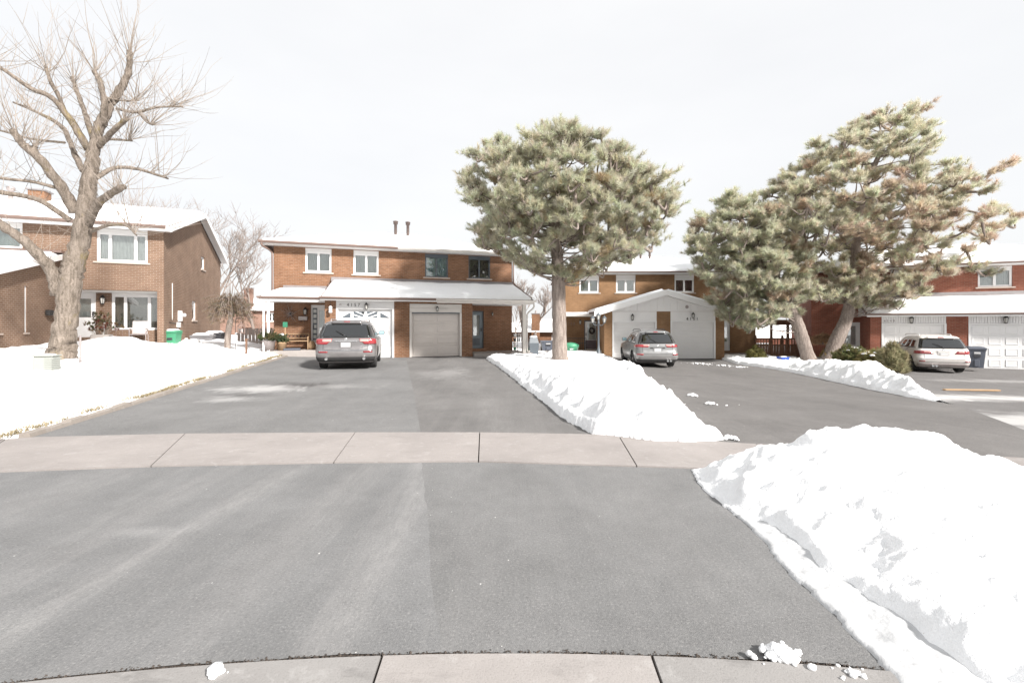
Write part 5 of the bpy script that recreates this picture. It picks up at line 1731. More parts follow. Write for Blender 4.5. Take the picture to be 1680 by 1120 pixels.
def place_tufts(name, pos, dirs, scale, tint, mat, parent, bank=None, seed=1):
    bank = bank or TUFTS
    g = np.random.default_rng(seed)
    pos = np.asarray(pos, float); dirs = np.asarray(dirs, float); N = len(pos)
    dirs = dirs / (np.linalg.norm(dirs, axis=1)[:, None] + 1e-9)
    ref = g.normal(size=(N, 3)); a = np.cross(dirs, ref); a /= np.linalg.norm(a, axis=1)[:, None] + 1e-9
    b = np.cross(dirs, a)
    Rm = np.stack([a, b, dirs], -1) * np.asarray(scale)[:, None, None]
    which = g.integers(0, len(bank), N)
    VV = []; CC_ = []
    for k in range(len(bank)):
        idx = np.where(which == k)[0]
        if len(idx) == 0: continue
        src = bank[k].reshape(-1, 3)
        V = np.einsum('nij,mj->nmi', Rm[idx], src) + pos[idx][:, None, :]
        VV.append(V.reshape(-1, 3))
        c = np.repeat(np.asarray(tint)[idx], len(src) // 3, 0)
        c = c * g.uniform(.88, 1.12, (len(c), 1))
        CC_.append(np.repeat(c, 3, 0))
    V = np.concatenate(VV); Cc = np.concatenate(CC_)
    me = mesh_np(name, V, np.arange(len(V)).reshape(-1, 3))
    at_ = me.attributes.new('tint', 'FLOAT_COLOR', 'POINT')
    at_.data.foreach_set('color', np.concatenate([np.clip(Cc, 0, 1), np.ones((len(Cc), 1))], 1).astype(np.float32).ravel())
    return link(name, me, mat, parent)


def pine(loc, label, Y, trunk_px, trunk_r, rows, n_clumps, extra, green, brown, brown_at, seed, sparse=None, clump_r=(.26, .48), depth=.74, twigs=8, per=4, tscale=1.1):
    """rows: outline of the crown as (height px, left px, right px) at the trunk's distance"""
    R = random.Random(seed)
    base = Vector((loc[0], loc[1], Tf(*loc)))
    root = empty('pine_tree', base, 0, label, 'tree', 'pines between the houses')
    trunk = [at(u, v, Y) - base for u, v in trunk_px]
    trunk[0].z = -.1
    tr = [r * Y / 747.0 * math.cos(math.atan2(abs(loc[0]), loc[1])) for r in trunk_r]
    tp = bez(trunk, 8)
    rr = np.interp(np.linspace(0, len(trunk) - 1, len(tp)), range(len(trunk)), tr)
    rr = [r * (1 + .35 * max(0, 1 - i / 4)) * R.uniform(.96, 1.04) for i, r in enumerate(rr)]
    MB().tube(tp, rr, 14).build('trunk', M['bark_p'], root, True)
    tz = np.array([p.z for p in tp])

    def trunk_at(z):
        i = int(np.clip(np.searchsorted(tz, z), 1, len(tp) - 1))
        return tp[i]
    rows = sorted(rows)
    rz = np.array([(EYE - (r[0] - 532) / 747 * Y) - base.z for r in rows])[::-1]
    rl = np.array([(r[1] - 840) / 747 * Y - base.x for r in rows])[::-1]
    rrx = np.array([(r[2] - 840) / 747 * Y - base.x for r in rows])[::-1]
    clumps = []
    tries = 0
    while len(clumps) < n_clumps and tries < 20000:
        tries += 1
        z = R.uniform(rz[0], rz[-1])
        l, r = np.interp(z, rz, rl), np.interp(z, rz, rrx)
        hw = (r - l) / 2; cx = (l + r) / 2
        if R.random() > hw / max((rrx - rl).max() / 2, .1) + .05: continue
        cr = R.uniform(*clump_r)
        a = R.uniform(0, 2 * math.pi); f = R.random() ** .42
        m = max(hw - cr * .75, .05)
        x = cx + m * f * math.cos(a); y = depth * max(hw, 1.2) * f * math.sin(a) * (m / max(hw, .1))
        p = Vector((x, y, z - cr * .25))
        if sparse and R.random() < sparse(840 + (base.x + x) / Y * 747, 532 - (base.z + z - EYE) / Y * 747): continue
        if any((p - q[0]).length < (cr + q[1]) * .50 for q in clumps): continue
        clumps.append((p, cr))
    for (u, v, dy, cr) in extra:
        clumps.append((at(u, v, Y + dy) - base, cr))
    br = MB(); tw = MB()
    pos = []; dr = []; sc = []; tint = []
    top = tz[-1]
    done = []
    hub = lambda c: math.hypot(c[0].x - trunk_at(c[0].z).x, c[0].y - trunk_at(c[0].z).y)
    for (p, cr) in sorted(clumps, key=hub):
        reach = math.hypot(p.x - trunk_at(p.z).x, p.y - trunk_at(p.z).y)
        z0 = max(min(p.z - reach * R.uniform(.25, .55), top * .97), trunk[1].z * .8 + .6)
        q = trunk_at(z0)
        if reach > 1.9:                       # long limbs fork from an inner clump
            near_ = [(c - p).length for c in done]
            if near_ and min(near_) < reach * .75: q = done[near_.index(min(near_))]
        done.append(p)
        mid = q.lerp(p, .5) + Vector((R.uniform(-.2, .2), R.uniform(-.2, .2), R.uniform(-.25, .05) * min(reach, 2)))
        pts = bez([q, mid, p], 6)
        r0 = min(.018 + .016 * reach, .085)
        br.tube(pts, [r0 * (1 - .75 * i / (len(pts) - 1)) for i in range(len(pts))], 6, False)
        out = Vector((p.x - q.x, p.y - q.y, 0)); out = out.normalized() if out.length > .05 else Vector((R.uniform(-1, 1), R.uniform(-1, 1), 0)).normalized()
        u_ = 840 + (base.x + p.x) / (base.y + p.y) * 747
        pb = brown_at(u_, 532 - (base.z + p.z - EYE) / Y * 747)
        is_b = R.random() < pb
        tone = R.uniform(.93, 1.07)
        for k in range(twigs):
            d = Vector((R.gauss(0, 1), R.gauss(0, 1), R.gauss(.35, .8))) + out * .8
            d.normalize()
            ln = cr * R.uniform(.55, 1.12)
            if R.random() < .10:                  # leading shoots break the outline
                ln *= 1.8; d = (d + out * .5 + Vector((0, 0, .7))).normalized()
            e = p + Vector((d.x * ln * 1.1, d.y * ln * 1.1, d.z * ln * .62)) + Vector((0, 0, .04))
            s0 = p - out * cr * R.uniform(.1, .7) * .6
            mid = s0.lerp(e, .55) - Vector((0, 0, .05))
            tw.tube([s0, mid, e], [.014, .010, .006], 3, False)
            dirn = ((e - mid).normalized() + Vector((0, 0, .55))).normalized()
            for j in range(per):
                f = 1 - j * .24 * R.uniform(.7, 1.2)
                pos.append(s0.lerp(e, max(f, .2)) + Vector((R.gauss(0, .05), R.gauss(0, .05), R.gauss(0, .04))))
                dd = dirn + Vector((R.gauss(0, .35), R.gauss(0, .35), R.gauss(0, .25)))
                dr.append(dd); sc.append(R.uniform(.85, 1.25) * tscale)
                if is_b and (j > 0 or R.random() < .6): c = brown
                elif R.random() < pb * .35: c = brown
                else: c = green
                tint.append([x * tone * R.uniform(.94, 1.06) for x in c])
    o = br.build('limbs', M['bark_p'], root, True); o['kind'] = 'stuff'
    o = tw.build('twigs', M['bark_p'], root); o['kind'] = 'stuff'
    o = place_tufts('crown', pos, dr, sc, tint, M['needle'], root, seed=seed); o['kind'] = 'stuff'
    return root


GREEN = (.595, .58, .455)
BROWN = (.55, .45, .35)
none = lambda u, v: .03
Y1 = 19.0
pine(((919 - 840) / 747 * Y1, Y1), 'round-headed pine with a straight bare trunk standing on the snow bank in the centre', Y1,
     [(919, 599), (918, 560), (917, 500), (915, 430), (912, 370), (915, 300), (918, 248)], [13.5, 12, 11.5, 10, 8, 5, 2.5],
     [(214, 880, 955), (224, 840, 990), (238, 800, 1012), (258, 765, 1040), (285, 752, 1078), (310, 745, 1106), (340, 745, 1112), (370, 756, 1100), (400, 775, 1085), (420, 810, 1062), (440, 860, 1020), (455, 900, 960)],
     470, [(768, 300, .3, .5), (1090, 320, -.2, .6), (1095, 350, .3, .45), (845, 425, -.6, .6), (820, 400, .2, .6), (1010, 425, .2, .55), (1050, 400, -.3, .55), (975, 445, .3, .45), (862, 440, .4, .4), (800, 255, .2, .5), (905, 228, 0, .5), (945, 230, .3, .45)],
     GREEN, (.44, .36, .24), lambda u, v: .04 + .1 * (v > 380), 21, sparse=lambda u, v: max(.75 if float(vnoise(u / 42, v / 24, 4)) < .36 else 0, .45 * (v > 375)))
Y3 = 24.5
G3 = (.60, .58, .45)
pine(((1362 - 840) / 747 * Y3, Y3), 'tall ragged pine with browning needles, its trunk leaning right, beside the red brick house', Y3,
     [(1358, 592), (1372, 560), (1388, 525), (1398, 480), (1403, 430), (1407, 370), (1420, 310), (1450, 240), (1490, 175)], [14, 13, 11.5, 10, 8.5, 7.5, 6, 4, 2],
     [(172, 1478, 1510), (188, 1425, 1518), (210, 1380, 1522), (232, 1335, 1528), (262, 1290, 1545), (292, 1265, 1552), (322, 1235, 1575), (352, 1222, 1600), (385, 1225, 1605), (415, 1250, 1590), (440, 1300, 1560), (465, 1330, 1530), (490, 1350, 1490), (512, 1365, 1450)],
     420, [(1570, 318, .2, .6), (1600, 300, .2, .5), (1630, 282, .1, .48), (1655, 268, .1, .38), (1585, 375, -.2, .6), (1620, 378, -.3, .5), (1650, 368, -.3, .42), (1664, 358, -.2, .32), (1600, 442, -.5, .4), (1625, 448, -.4, .35), (1560, 430, -.3, .55), (1545, 345, 0, .6), (1395, 470, -1.2, .8), (1360, 490, -1.2, .75), (1440, 480, -1.0, .7), (1470, 465, -.6, .6), (1500, 445, -.6, .6), (1340, 470, -1.0, .7), (1450, 200, 0, .55), (1495, 185, 0, .5)],
     G3, BROWN, lambda u, v: (.06 + .30 * (u > 1385) * (v > 270) * (v < 480) + .10 * (v > 400)), 33, sparse=lambda u, v: max(.7 if float(vnoise(u / 45, v / 22, 7)) < .36 else 0, .5 * (400 < v < 450)), clump_r=(.32, .58), twigs=8, tscale=1.3)
pine(((1327 - 840) / 747 * Y3, Y3 - .6), 'low dense pine with its trunk leaning left beside 4151', Y3 - .6,
     [(1330, 592), (1318, 560), (1306, 525), (1290, 490), (1270, 450), (1245, 410), (1215, 360), (1195, 330)], [13, 12, 11, 9, 7, 6, 4, 2],
     [(318, 1185, 1230), (338, 1165, 1270), (355, 1135, 1300), (385, 1130, 1310), (420, 1132, 1320), (455, 1140, 1325), (485, 1152, 1330), (510, 1170, 1320), (528, 1195, 1290), (538, 1210, 1260)],
     210, [(1150, 370, 0, .5), (1140, 395, 0, .5), (1200, 335, 0, .5), (1310, 455, -.8, .7), (1215, 515, -.4, .6), (1160, 455, -.4, .6), (1280, 500, -.6, .6)],
     (.58, .57, .44), BROWN, lambda u, v: .05 + .15 * (u > 1280), 45, sparse=lambda u, v: .6 if float(vnoise(u / 40, v / 24, 9)) < .33 else 0, clump_r=(.32, .55), twigs=9, tscale=1.3)

# ---- the lopped street tree on the left
YT = 13.2
tb = Vector((at(100, 587, YT).x, YT, Tf(at(100, 587, YT).x, YT)))
tree = empty('bare_tree', tb, 0, 'large bare lopped street tree with long thin shoots on the left lawn', 'tree')
K = YT / 747.0 * .62            # widths seen 44 degrees off axis are stretched


def lp(u, v, dy=0.0):
    return at(u, v, YT + dy) - tb


def limb(pts, rads, name='limb', n=10, knot=.10):
    """pts: (u, v, depth offset); rads in photo pixels"""
    P = bez([lp(*p) for p in pts], 7)
    r = np.interp(np.linspace(0, len(pts) - 1, len(P)), range(len(pts)), rads) * K
    R = random.Random(len(P) * 13 + int(pts[0][0]))
    r = [x * (1 + R.uniform(-knot, knot)) for x in r]
    P = [p + Vector((R.uniform(-1, 1), R.uniform(-1, 1), 0)) * rr * .15 for p, rr in zip(P, r)]
    o = MB().tube(P, r, n).build(name, M['bark'], tree, True)
    return P, r


tp, trd = limb([(101, 592, 0), (103, 570, 0), (107, 530, 0), (112, 480, 0), (119, 440, 0), (129, 400, 0), (139, 350, 0), (146, 300, 0), (152, 255, 0), (158, 222, 0)], [35, 28, 24, 24, 24.5, 20.5, 19, 17.5, 14, 11], 'trunk', 22, .015)
LIMBS = [
    ([(155, 232, 0), (168, 196, 0), (186, 163, .1), (207, 128, .15), (212, 105, .15), (212, 83, .15)], [13, 11.5, 9.5, 8, 7, 6]),
    ([(168, 205, 0), (171, 170, -.2), (164, 135, -.3), (153, 116, -.35)], [9, 7.5, 6, 5]),
    ([(152, 225, 0), (137, 180, .3), (126, 150, .45), (118, 127, .5)], [7, 6, 5.2, 4.6]),
    ([(144, 245, 0), (116, 198, -.3), (84, 160, -.6), (50, 145, -.8), (8, 116, -1.0), (-30, 95, -1.2)], [9, 7.5, 6, 5, 4, 3]),
    ([(108, 190, -.3), (97, 160, -.5), (82, 132, -.6), (74, 108, -.6)], [5, 4.5, 4, 3]),
    ([(135, 280, 0), (118, 242, .4), (101, 208, .7), (62, 185, .9), (22, 168, 1.1)], [8, 6.5, 5.5, 4, 2.5]),
    ([(125, 350, 0), (97, 302, -.4), (62, 257, -.8), (36, 236, -1.0), (20, 213, -1.1)], [14, 11.5, 10, 8.5, 6.5]),
    ([(106, 234, .5), (52, 228, .8), (0, 214, 1.1), (-40, 205, 1.3)], [3.2, 3, 2.6, 2.2]),
    ([(92, 308, -.4), (52, 298, -.6), (0, 292, -.9), (-50, 280, -1.1)], [4.5, 4, 3.4, 3]),
    ([(116, 362, 0), (62, 328, -.4), (0, 315, -.8), (-60, 300, -1.2)], [7.5, 6, 5.5, 5]),
    ([(98, 482, 0), (80, 438, -.3), (42, 398, -.7), (0, 368, -1.1), (-45, 338, -1.5)], [17, 13.5, 11.5, 10, 9]),
    ([(143, 368, 0), (160, 335, -.3), (178, 320, -.5), (203, 306, -.8)], [12, 9.5, 8.5, 7.5]),
    ([(158, 292, 0), (186, 276, .3), (224, 277, .5), (276, 293, .7)], [6, 5, 4.2, 2.8]),
    ([(162, 240, 0), (188, 212, -.3), (209, 194, -.45)], [7.5, 6.5, 5.5]),
    ([(190, 178, .1), (222, 184, .3), (258, 176, .4), (300, 175, .6)], [3.4, 3.4, 2.8, 1.8]),
    ([(226, 184, .3), (240, 200, .2), (250, 206, .1)], [2.4, 1.6, .8]),
    ([(165, 228, 0), (192, 229, .4), (217, 231, .6)], [3.6, 3.2, 2.4]),
    ([(148, 380, 0), (176, 370, -.4), (206, 370, -.6), (224, 386, -.7)], [5, 4.2, 3.4, 2]),
    ([(172, 160, -.2), (200, 165, .2), (228, 165, .4)], [2.6, 2.4, 1.6]),
    ([(60, 257, -.8), (56, 245, -.85), (57, 240, -.85)], [7, 6, 5.5]),
]
ends = []
for pts, rad in LIMBS:
    ends.append(limb(pts, rad))
R = random.Random(77)
sh = MB()


def shoot(p, d, ln, r):
    q = [p]
    d = d.normalized()
    for k in range(5):
        d = (d + Vector((R.gauss(0, .12), R.gauss(0, .12), .06 + R.gauss(0, .09)))).normalized()
        q.append(q[-1] + d * ln / 5)
    sh.tube(q, [r * (1 - .78 * k / 5) for k in range(6)], 3, False)
    for _f in range((R.random() < .6) + (R.random() < .35) if ln > .7 else 0):
        k = R.choice((1, 2, 3, 4))
        d2 = (d + Vector((R.gauss(0, .5), R.gauss(0, .5), R.gauss(.1, .3)))).normalized()
        qq = [q[k]]
        for _ in range(3):
            qq.append(qq[-1] + d2 * ln * .13); d2 = (d2 + Vector((0, 0, .1))).normalized()
        sh.tube(qq, [r * .5, r * .4, r * .3, r * .15], 3, False)


for (P, r), (pts, rad) in zip(ends, LIMBS):
    n = len(P)
    tipd = (P[-1] - P[-3]).normalized()
    for _ in range(R.randint(12, 18)):           # sprays at the cut ends
        t = R.uniform(.78, 1.0); p = P[int(t * (n - 1))]
        d = tipd * R.uniform(.0, 1.1) + Vector((R.gauss(0, .55), R.gauss(0, .55), R.uniform(.3, 1.2)))
        shoot(p, d, R.uniform(.7, 2.4), R.uniform(.008, .013))
    for _ in range(max(8, int(n * .6))):
        p = P[R.randint(int(n * .15), n - 1)]
        d = Vector((R.gauss(0, .7), R.gauss(0, .6), R.uniform(.1, 1.2)))
        shoot(p, d, R.uniform(.4, 1.7), R.uniform(.007, .011))
for _ in range(70):
    p = tp[R.randint(int(len(tp) * .5), len(tp) - 1)]
    shoot(p, Vector((R.gauss(0, 1), R.gauss(0, .8), R.uniform(-.1, .8))), R.uniform(.4, 1.5), R.uniform(.004, .008))
o = sh.build('shoots', M['twig'], tree); o['kind'] = 'stuff'

def bare_tree(loc, h, spread, label, seed, group='bare trees behind the houses', levels=5, r0=.16, mat='bark_f', upright=.35):
    Rr = random.Random(seed)
    base = Vector((loc[0], loc[1], Tf(*loc) - .1))
    root = empty('bare_tree', base, 0, label, 'tree', group)
    tk = MB(); cr = MB()

    def grow(p, d, ln, r, lv):
        q = [p]
        for k in range(3):
            d = (d + Vector((Rr.gauss(0, .12), Rr.gauss(0, .12), .04))).normalized(); q.append(q[-1] + d * ln / 3)
        (tk if lv == 0 else cr).tube(q, [r, r * .9, r * .8, r * .68], 8 if lv == 0 else (4 if lv < 3 else 3), False)
        if lv >= levels: return
        for _ in range(Rr.randint(3, 4) if lv < levels - 1 else 5):
            dd = (d * Rr.uniform(.5, 1.0) + Vector((Rr.gauss(0, spread), Rr.gauss(0, spread), Rr.gauss(upright, .25)))).normalized()
            grow(q[Rr.choice((2, 3, 3))], dd, ln * Rr.uniform(.55, .85), max(r * .58, .008), lv + 1)
    grow(Vector((0, 0, 0)), Vector((0, 0, 1)), h * .30, r0, 0)
    tk.build('trunk', M[mat], root, True)
    o = cr.build('crown', M[mat], root); o['kind'] = 'stuff'
    return root


bare_tree((-34.5, 44), 17.0, .62, 'wide bare tree rising behind the roof of the brown brick house', 3)
bare_tree((-28.0, 43), 13.0, .6, 'bare tree just right of the brown house roof peak', 4)
bare_tree((-26, 46), 11.0, .55, 'bare tree beside the rear corner of the brown house', 5)
bare_tree((-22.5, 50), 7.0, .5, 'small bare tree left of the far chimney', 6)
bare_tree((1.0, 40), 7.0, .35, 'slim bare tree behind the porch post of 4157', 7)
bare_tree((2.2, 44), 7.4, .38, 'slim bare tree behind the far brick chimney', 8)
bare_tree((.2, 30), 4.4, .28, 'thin young tree beside the porch of 4157', 9, r0=.05, levels=4)

# ------------------------------------------------------------------ far houses
def far_house(loc, rz, w, d, h, hr, mat, label, chim=None, wins=(), ridge_x=True):
    root = empty('brick_house', loc, rz, label, 'house', 'houses seen far behind')
    mb = panel(MB(), f0, 0, w, -1, h, .25, [(a, b, c, e) for a, b, c, e in wins])
    mb.box(0, .25, .25, d, -1, h); mb.box(w - .25, w, .25, d, -1, h); mb.box(.25, w - .25, d - .25, d, -1, h)
    mb.build('wall', M[mat], root)
    for (a, b, c, e) in wins:
        window(root, f0, a, b, c, e, (.5,), 'white', 'curtain_g', 0, True, .09, grid=(2, 2) if b - a > .8 else None)
    x0, x1, y0, y1 = -.4, w + .4, -.4, d + .4
    rm = MB()
    a, b, c, e = Vector((x0, y0, h)), Vector((x1, y0, h)), Vector((x1, y1, h)), Vector((x0, y1, h))
    r0_, r1_ = Vector((x0 + d * .45, d / 2, hr)), Vector((x1 - d * .45, d / 2, hr))
    rm.add([a, b, c, e, r0_, r1_], [(0, 1, 5, 4), (1, 2, 5), (2, 3, 4, 5), (3, 0, 4), (3, 2, 1, 0)])
    rf_ = rm.build('roof', M['shingle'], root)
    for k, q_ in enumerate(((a, b, r1_, r0_), (b, c, r1_, r1_), (c, e, r0_, r1_), (e, a, r0_, r0_))): snow_plane(rf_, q_, .12, .02, 100 + k, .05)
    MB().box(x0, x1, y0 - .03, y0, h - .16, h - .005).build('fascia', M['white'], rf_)
    if chim:
        cx, cy, cw, cz0, cz1 = chim
        c_ = MB().box(cx - cw / 2, cx + cw / 2, cy - cw * .4, cy + cw * .4, cz0, cz1).build('chimney', M[mat], rf_)
        MB().bbox(cx - cw / 2 - .06, cx + cw / 2 + .06, cy - cw * .4 - .06, cy + cw * .4 + .06, cz1, cz1 + .1, .02).build('chimney_cap', M['galv'], c_)
        MB().lathe([(.1, cz1 + .1), (.09, cz1 + .35)], 8, (cx, cy, 0)).build('chimney_pot', M['galv'], c_)
    return root


far_house((-31.0, 45, .3), math.radians(14), 15, 9, 2.85, 4.1, 'brick_far', 'pale brick bungalow with a chimney far behind, between the two left houses', (4.5, -.1, .75, 1.0, 4.9), [(6.1, 7.1, 1.6, 2.5), (7.7, 8.6, 1.6, 2.5), (3.2, 3.8, -.3, .5), (7.4, 8.2, -.4, .4)])
far_house((-2.0, 45, -1.9), math.radians(-4), 10, 8, 2.9, 4.0, 'brick_a', 'small brick bungalow with a broad chimney far behind the porch of 4157', (4.35, -.1, .8, .5, 4.5), [(2.4, 3.3, 1.7, 2.6), (5.9, 7.4, 1.7, 2.5)])
far_house((22.5, 50, -2.9), math.radians(-8), 14, 9, 3.1, 4.8, 'brick_r', 'snow roofed house far behind the wooden fence', None, [(4, 5.5, 1.2, 2.5)])

# ------------------------------------------------------------------ wooden fence and pergola between 4151 and 4149
fp0 = Vector((15.7, 29.2, 0)); fp1 = Vector((19.0, 29.0, 0))
fz = -.6
fence = empty('wooden_fence', (fp0.x, fp0.y, fz), math.atan2(fp1.y - fp0.y, fp1.x - fp0.x), 'brown wooden board fence with slotted top between the tan and red houses', 'fence')
FL = (fp1 - fp0).length
nbd = 19
for k in range(nbd):
    x = FL * (k + .5) / nbd; hh = random.uniform(-.02, .02)
    MB().bbox(x - .083, x + .083, 0, .02, .02, .92 + hh, .004).build('board', M['wood'], fence)
    MB().bbox(x - .035, x + .035, 0, .02, .921 + hh, 1.24, .004).build('slat', M['wood'], fence)
for z in (.25, .85, 1.24): MB().bbox(-.05, FL + .05, .021, .06, z, z + .09, .005).build('rail', M['wood'], fence)
for x in (-.02, FL * .5, FL): MB().bbox(x - .06, x + .06, .061, .18, -.1, 1.5, .01).build('post', M['wood'], fence)
perg = empty('pergola', (15.6, 31.4, fz), 0, 'dark wooden pergola standing behind the board fence', 'pergola')
for x in (.3, 3.4):
    for y in (0, 2.0): MB().box(x, x + .14, y, y + .14, -.1, 2.15).build('post', M['wood'], perg)
for y in (-.05, 2.05): MB().box(-.2, 4.1, y, y + .1, 2.151, 2.38).build('beam', M['wood'], perg)
for k in range(9): MB().box(-.05 + .45 * k, .02 + .45 * k, -.4, 2.6, 2.381, 2.52).build('rafter', M['wood'], perg)

# grey board fence between the left house and 4157
fg = empty('wooden_fence', (-16.6, 27.5, .3), math.radians(12), 'low grey weathered wooden fence behind the small weeping tree', 'fence')
for k in range(22):
    MB().bbox(.0 + .2 * k, .175 + .2 * k, 0, .02, -.1, 1.05 + random.uniform(-.03, .03), .004).build('board', M['wood_g'], fg)
for z in (.2, .8): MB().bbox(-.02, 4.4, .021, .06, z, z + .08, .005).build('rail', M['wood_g'], fg)


# ------------------------------------------------------------------ wheeled carts
def cart(loc, rz, mat, label, h=1.05, w=.58, d=.66, snow=True, lidmat=None, tag_mat=None, tilt=0.0):
    root = empty('wheeled_cart', loc, rz, label, 'garbage cart', 'wheeled carts by the houses')
    b = MB()
    wb, db, wt, dt = w * .40, d * .38, w * .5, d * .5
    zt_ = h * .88
    V = []
    for (ww, dd, z) in ((wb, db, .04), (wb * 1.02, db * 1.02, .10), (wt * .98, dt * .98, zt_ - .07), (wt * 1.04, dt * 1.04, zt_ - .065), (wt * 1.04, dt * 1.04, zt_)):
        V += [(-ww, -dd, z), (ww, -dd, z), (ww, dd, z), (-ww, dd, z)]
    Fs = [(3, 2, 1, 0), (16, 17, 18, 19)] + [(4 * j + k, 4 * j + (k + 1) % 4, 4 * j + 4 + (k + 1) % 4, 4 * j + 4 + k) for j in range(4) for k in range(4)]
    b.add(V, Fs); b.build('bin_body', M[mat], root)
    # recessed front details
    MB().bbox(-w * .20, w * .20, -dt * .98 - .012, -db, zt_ * .60, zt_ * .72, .01).build('grip_recess', M['black_bin'], root)
    MB().bbox(-w * .15, w * .15, -dt * .90 - .016, -db, zt_ * .12, zt_ * .45, .01).build('front_rib', M[mat], root)
    l = MB()
    wl, dl = wt * 1.08, dt * 1.08
    l.add([(-wl, -dl - .02, zt_ + .003), (wl, -dl - .02, zt_ + .003), (wl, dl, zt_ + .003), (-wl, dl, zt_ + .003),
           (-wl, -dl - .02, zt_ + .05), (wl, -dl - .02, zt_ + .05), (wl, dl, zt_ + .07), (-wl, dl, zt_ + .07),
           (-wl * .75, -dl * .7, h - .01), (wl * .75, -dl * .7, h - .01), (wl * .75, dl * .75, h), (-wl * .75, dl * .75, h)],
          [(3, 2, 1, 0), (0, 1, 5, 4), (1, 2, 6, 5), (2, 3, 7, 6), (3, 0, 4, 7), (4, 5, 9, 8), (5, 6, 10, 9), (6, 7, 11, 10), (7, 4, 8, 11), (8, 9, 10, 11)])
    ld = l.build('lid', M[lidmat or mat], root)
    MB().tube([(-wt * .8, dt * 1.02, zt_ - .03), (-wt * .8, dt * 1.25, zt_ - .01), (wt * .8, dt * 1.25, zt_ - .01), (wt * .8, dt * 1.02, zt_ - .03)], .018, 6).build('handle_bar', M[mat], root)
    for sg in (-1, 1):
        MB().lathe([(.12, -.03), (.13, -.02), (.13, .02), (.12, .03)], 14, (sg * w * .42, db + .04, .13), 'x').build('wheel', M['rubber'], root)
    if snow:
        snow_plane(ld, [(-wl * .9, -dl * .9, h - .03), (wl * .9, -dl * .9, h - .03), (wl * .9, dl * .9, h - .01), (-wl * .9, dl * .9, h - .01)], .07, .0, int(abs(loc[0]) * 10), .03)
    if tag_mat:
        MB().bbox(-w * .18, w * .18, -dt * 1.0 - .012, -dt * .9, zt_ * .76, zt_ * .86, .004).build('sticker', M[tag_mat], root)
    return root


def ground(x, y, extra=0.0): return (x, y, Tf(x, y) + extra)


lloc = lambda x, y, z=0: tuple(L.matrix_world @ Vector((x, y, z)))
bpy.context.view_layer.update()
aloc = lambda x, y, z=0: tuple(A.matrix_world @ Vector((x, y, z)))
cloc = lambda x, y, z=0: tuple(C.matrix_world @ Vector((x, y, z)))
p = at(283, 569, 20.6)
cart((p.x, p.y, p.z - .16), math.radians(12), 'green_bin', 'green wheeled cart with snow on its lid at the corner of the brown house', .92, .50, .55)
p = at(898, 574, 27.5)
cart((p.x, p.y, p.z - .05), math.radians(4), 'navy_bin', 'blue grey wheeled cart left of the centre pine trunk', .62, .78, .7, False, None, 'plate')
p = at(1599, 604, 21.2)
cart((p.x, p.y, p.z + .0), math.radians(-28), 'navy_bin', 'dark blue grey wheeled cart between the white car and the garage of 4149', 1.02, .60, .62, False, None, 'plate')
p = at(333, 570, 23.6)
cart((p.x, p.y, p.z - .35), math.radians(25), 'grey_bin', 'grey lidded cart under snow beside the brown house wall', 1.05, .95, .8, True)
p = at(352, 568, 25.2)
cart((p.x, p.y, p.z - .3), math.radians(20), 'black_bin', 'black cart with snowy lid behind the grey cart', 1.1, .8, .8, True)
p = at(318, 568, 21.6)
pot = empty('round_tub', (p.x, p.y, p.z - .12), 0, 'small white tub capped with snow beside the green cart', 'tub')
MB().lathe([(.20, 0), (.24, .28), (.26, .29), (.26, .33), (.22, .34)], 16).build('tub', M['white_d'], pot, True)
MB().blob((0, 0, .36), (.25, .25, .12), 14, 8, .05, 3).build('snow_cap', M['snow'], pot, True)
# green upturned container right of the centre pine
p = at(936, 574, 27.2)
tubg = empty('sandbox_tub', (p.x, p.y, p.z - .03), 0, 'green dome lidded tub right of the centre pine trunk', 'tub')
MB().lathe([(.42, 0), (.50, .26), (.52, .28), (.46, .38), (.30, .46), (.05, .49)], 20).build('tub', M['green_bin'], tubg, True)
MB().bbox(-.10, .10, -.49, -.44, .08, .15, .005).build('sticker', M['plate'], tubg)
# clutter behind the porch of 4157
p = at(866, 580, 27.0)
tb2 = empty('garden_tub', (p.x, p.y, p.z - .05), 0, 'dark green snow capped tub behind the porch post of 4157', 'tub')
MB().lathe([(.24, 0), (.32, .34), (.34, .38), (.30, .40)], 14).build('tub', M['green_print'], tb2, True)
MB().blob((0, 0, .42), (.31, .3, .12), 12, 8, .08, 5).build('snow_cap', M['snow'], tb2, True)
p = at(875, 582, 26.6)
cov = empty('covered_barbecue', (p.x, p.y, p.z - .05), math.radians(10), 'dark covered barbecue behind the porch post of 4157', 'barbecue')
MB().add([(-.25, -.2, 0), (.25, -.2, 0), (.25, .2, 0), (-.25, .2, 0), (-.28, -.24, .75), (.28, -.24, .75), (.28, .24, .75), (-.28, .24, .75), (-.2, -.1, 1.1), (.2, -.1, 1.1), (.2, .12, 1.1), (-.2, .12, 1.1)],
         [(3, 2, 1, 0)] + [(4 * j + k, 4 * j + (k + 1) % 4, 4 * j + 4 + (k + 1) % 4, 4 * j + 4 + k) for j in range(2) for k in range(4)] + [(8, 9, 10, 11)]).build('cover', M['dark_frame'], cov)
MB().blob((0, 0, 1.1), (.24, .16, .07), 10, 6, .1, 8).build('snow_cap', M['snow'], cov, True)
hose = empty('plant_rack', aloc(11.75, -.5, .10), math.radians(18), 'narrow dark rack with small pots against the porch wall of 4157', 'rack')
MB().tube([(0, 0, 0), (0, 0, 1.0)], .015, 6).tube([(.3, 0, 0), (.3, 0, 1.0)], .015, 6).build('frame', M['black'], hose)
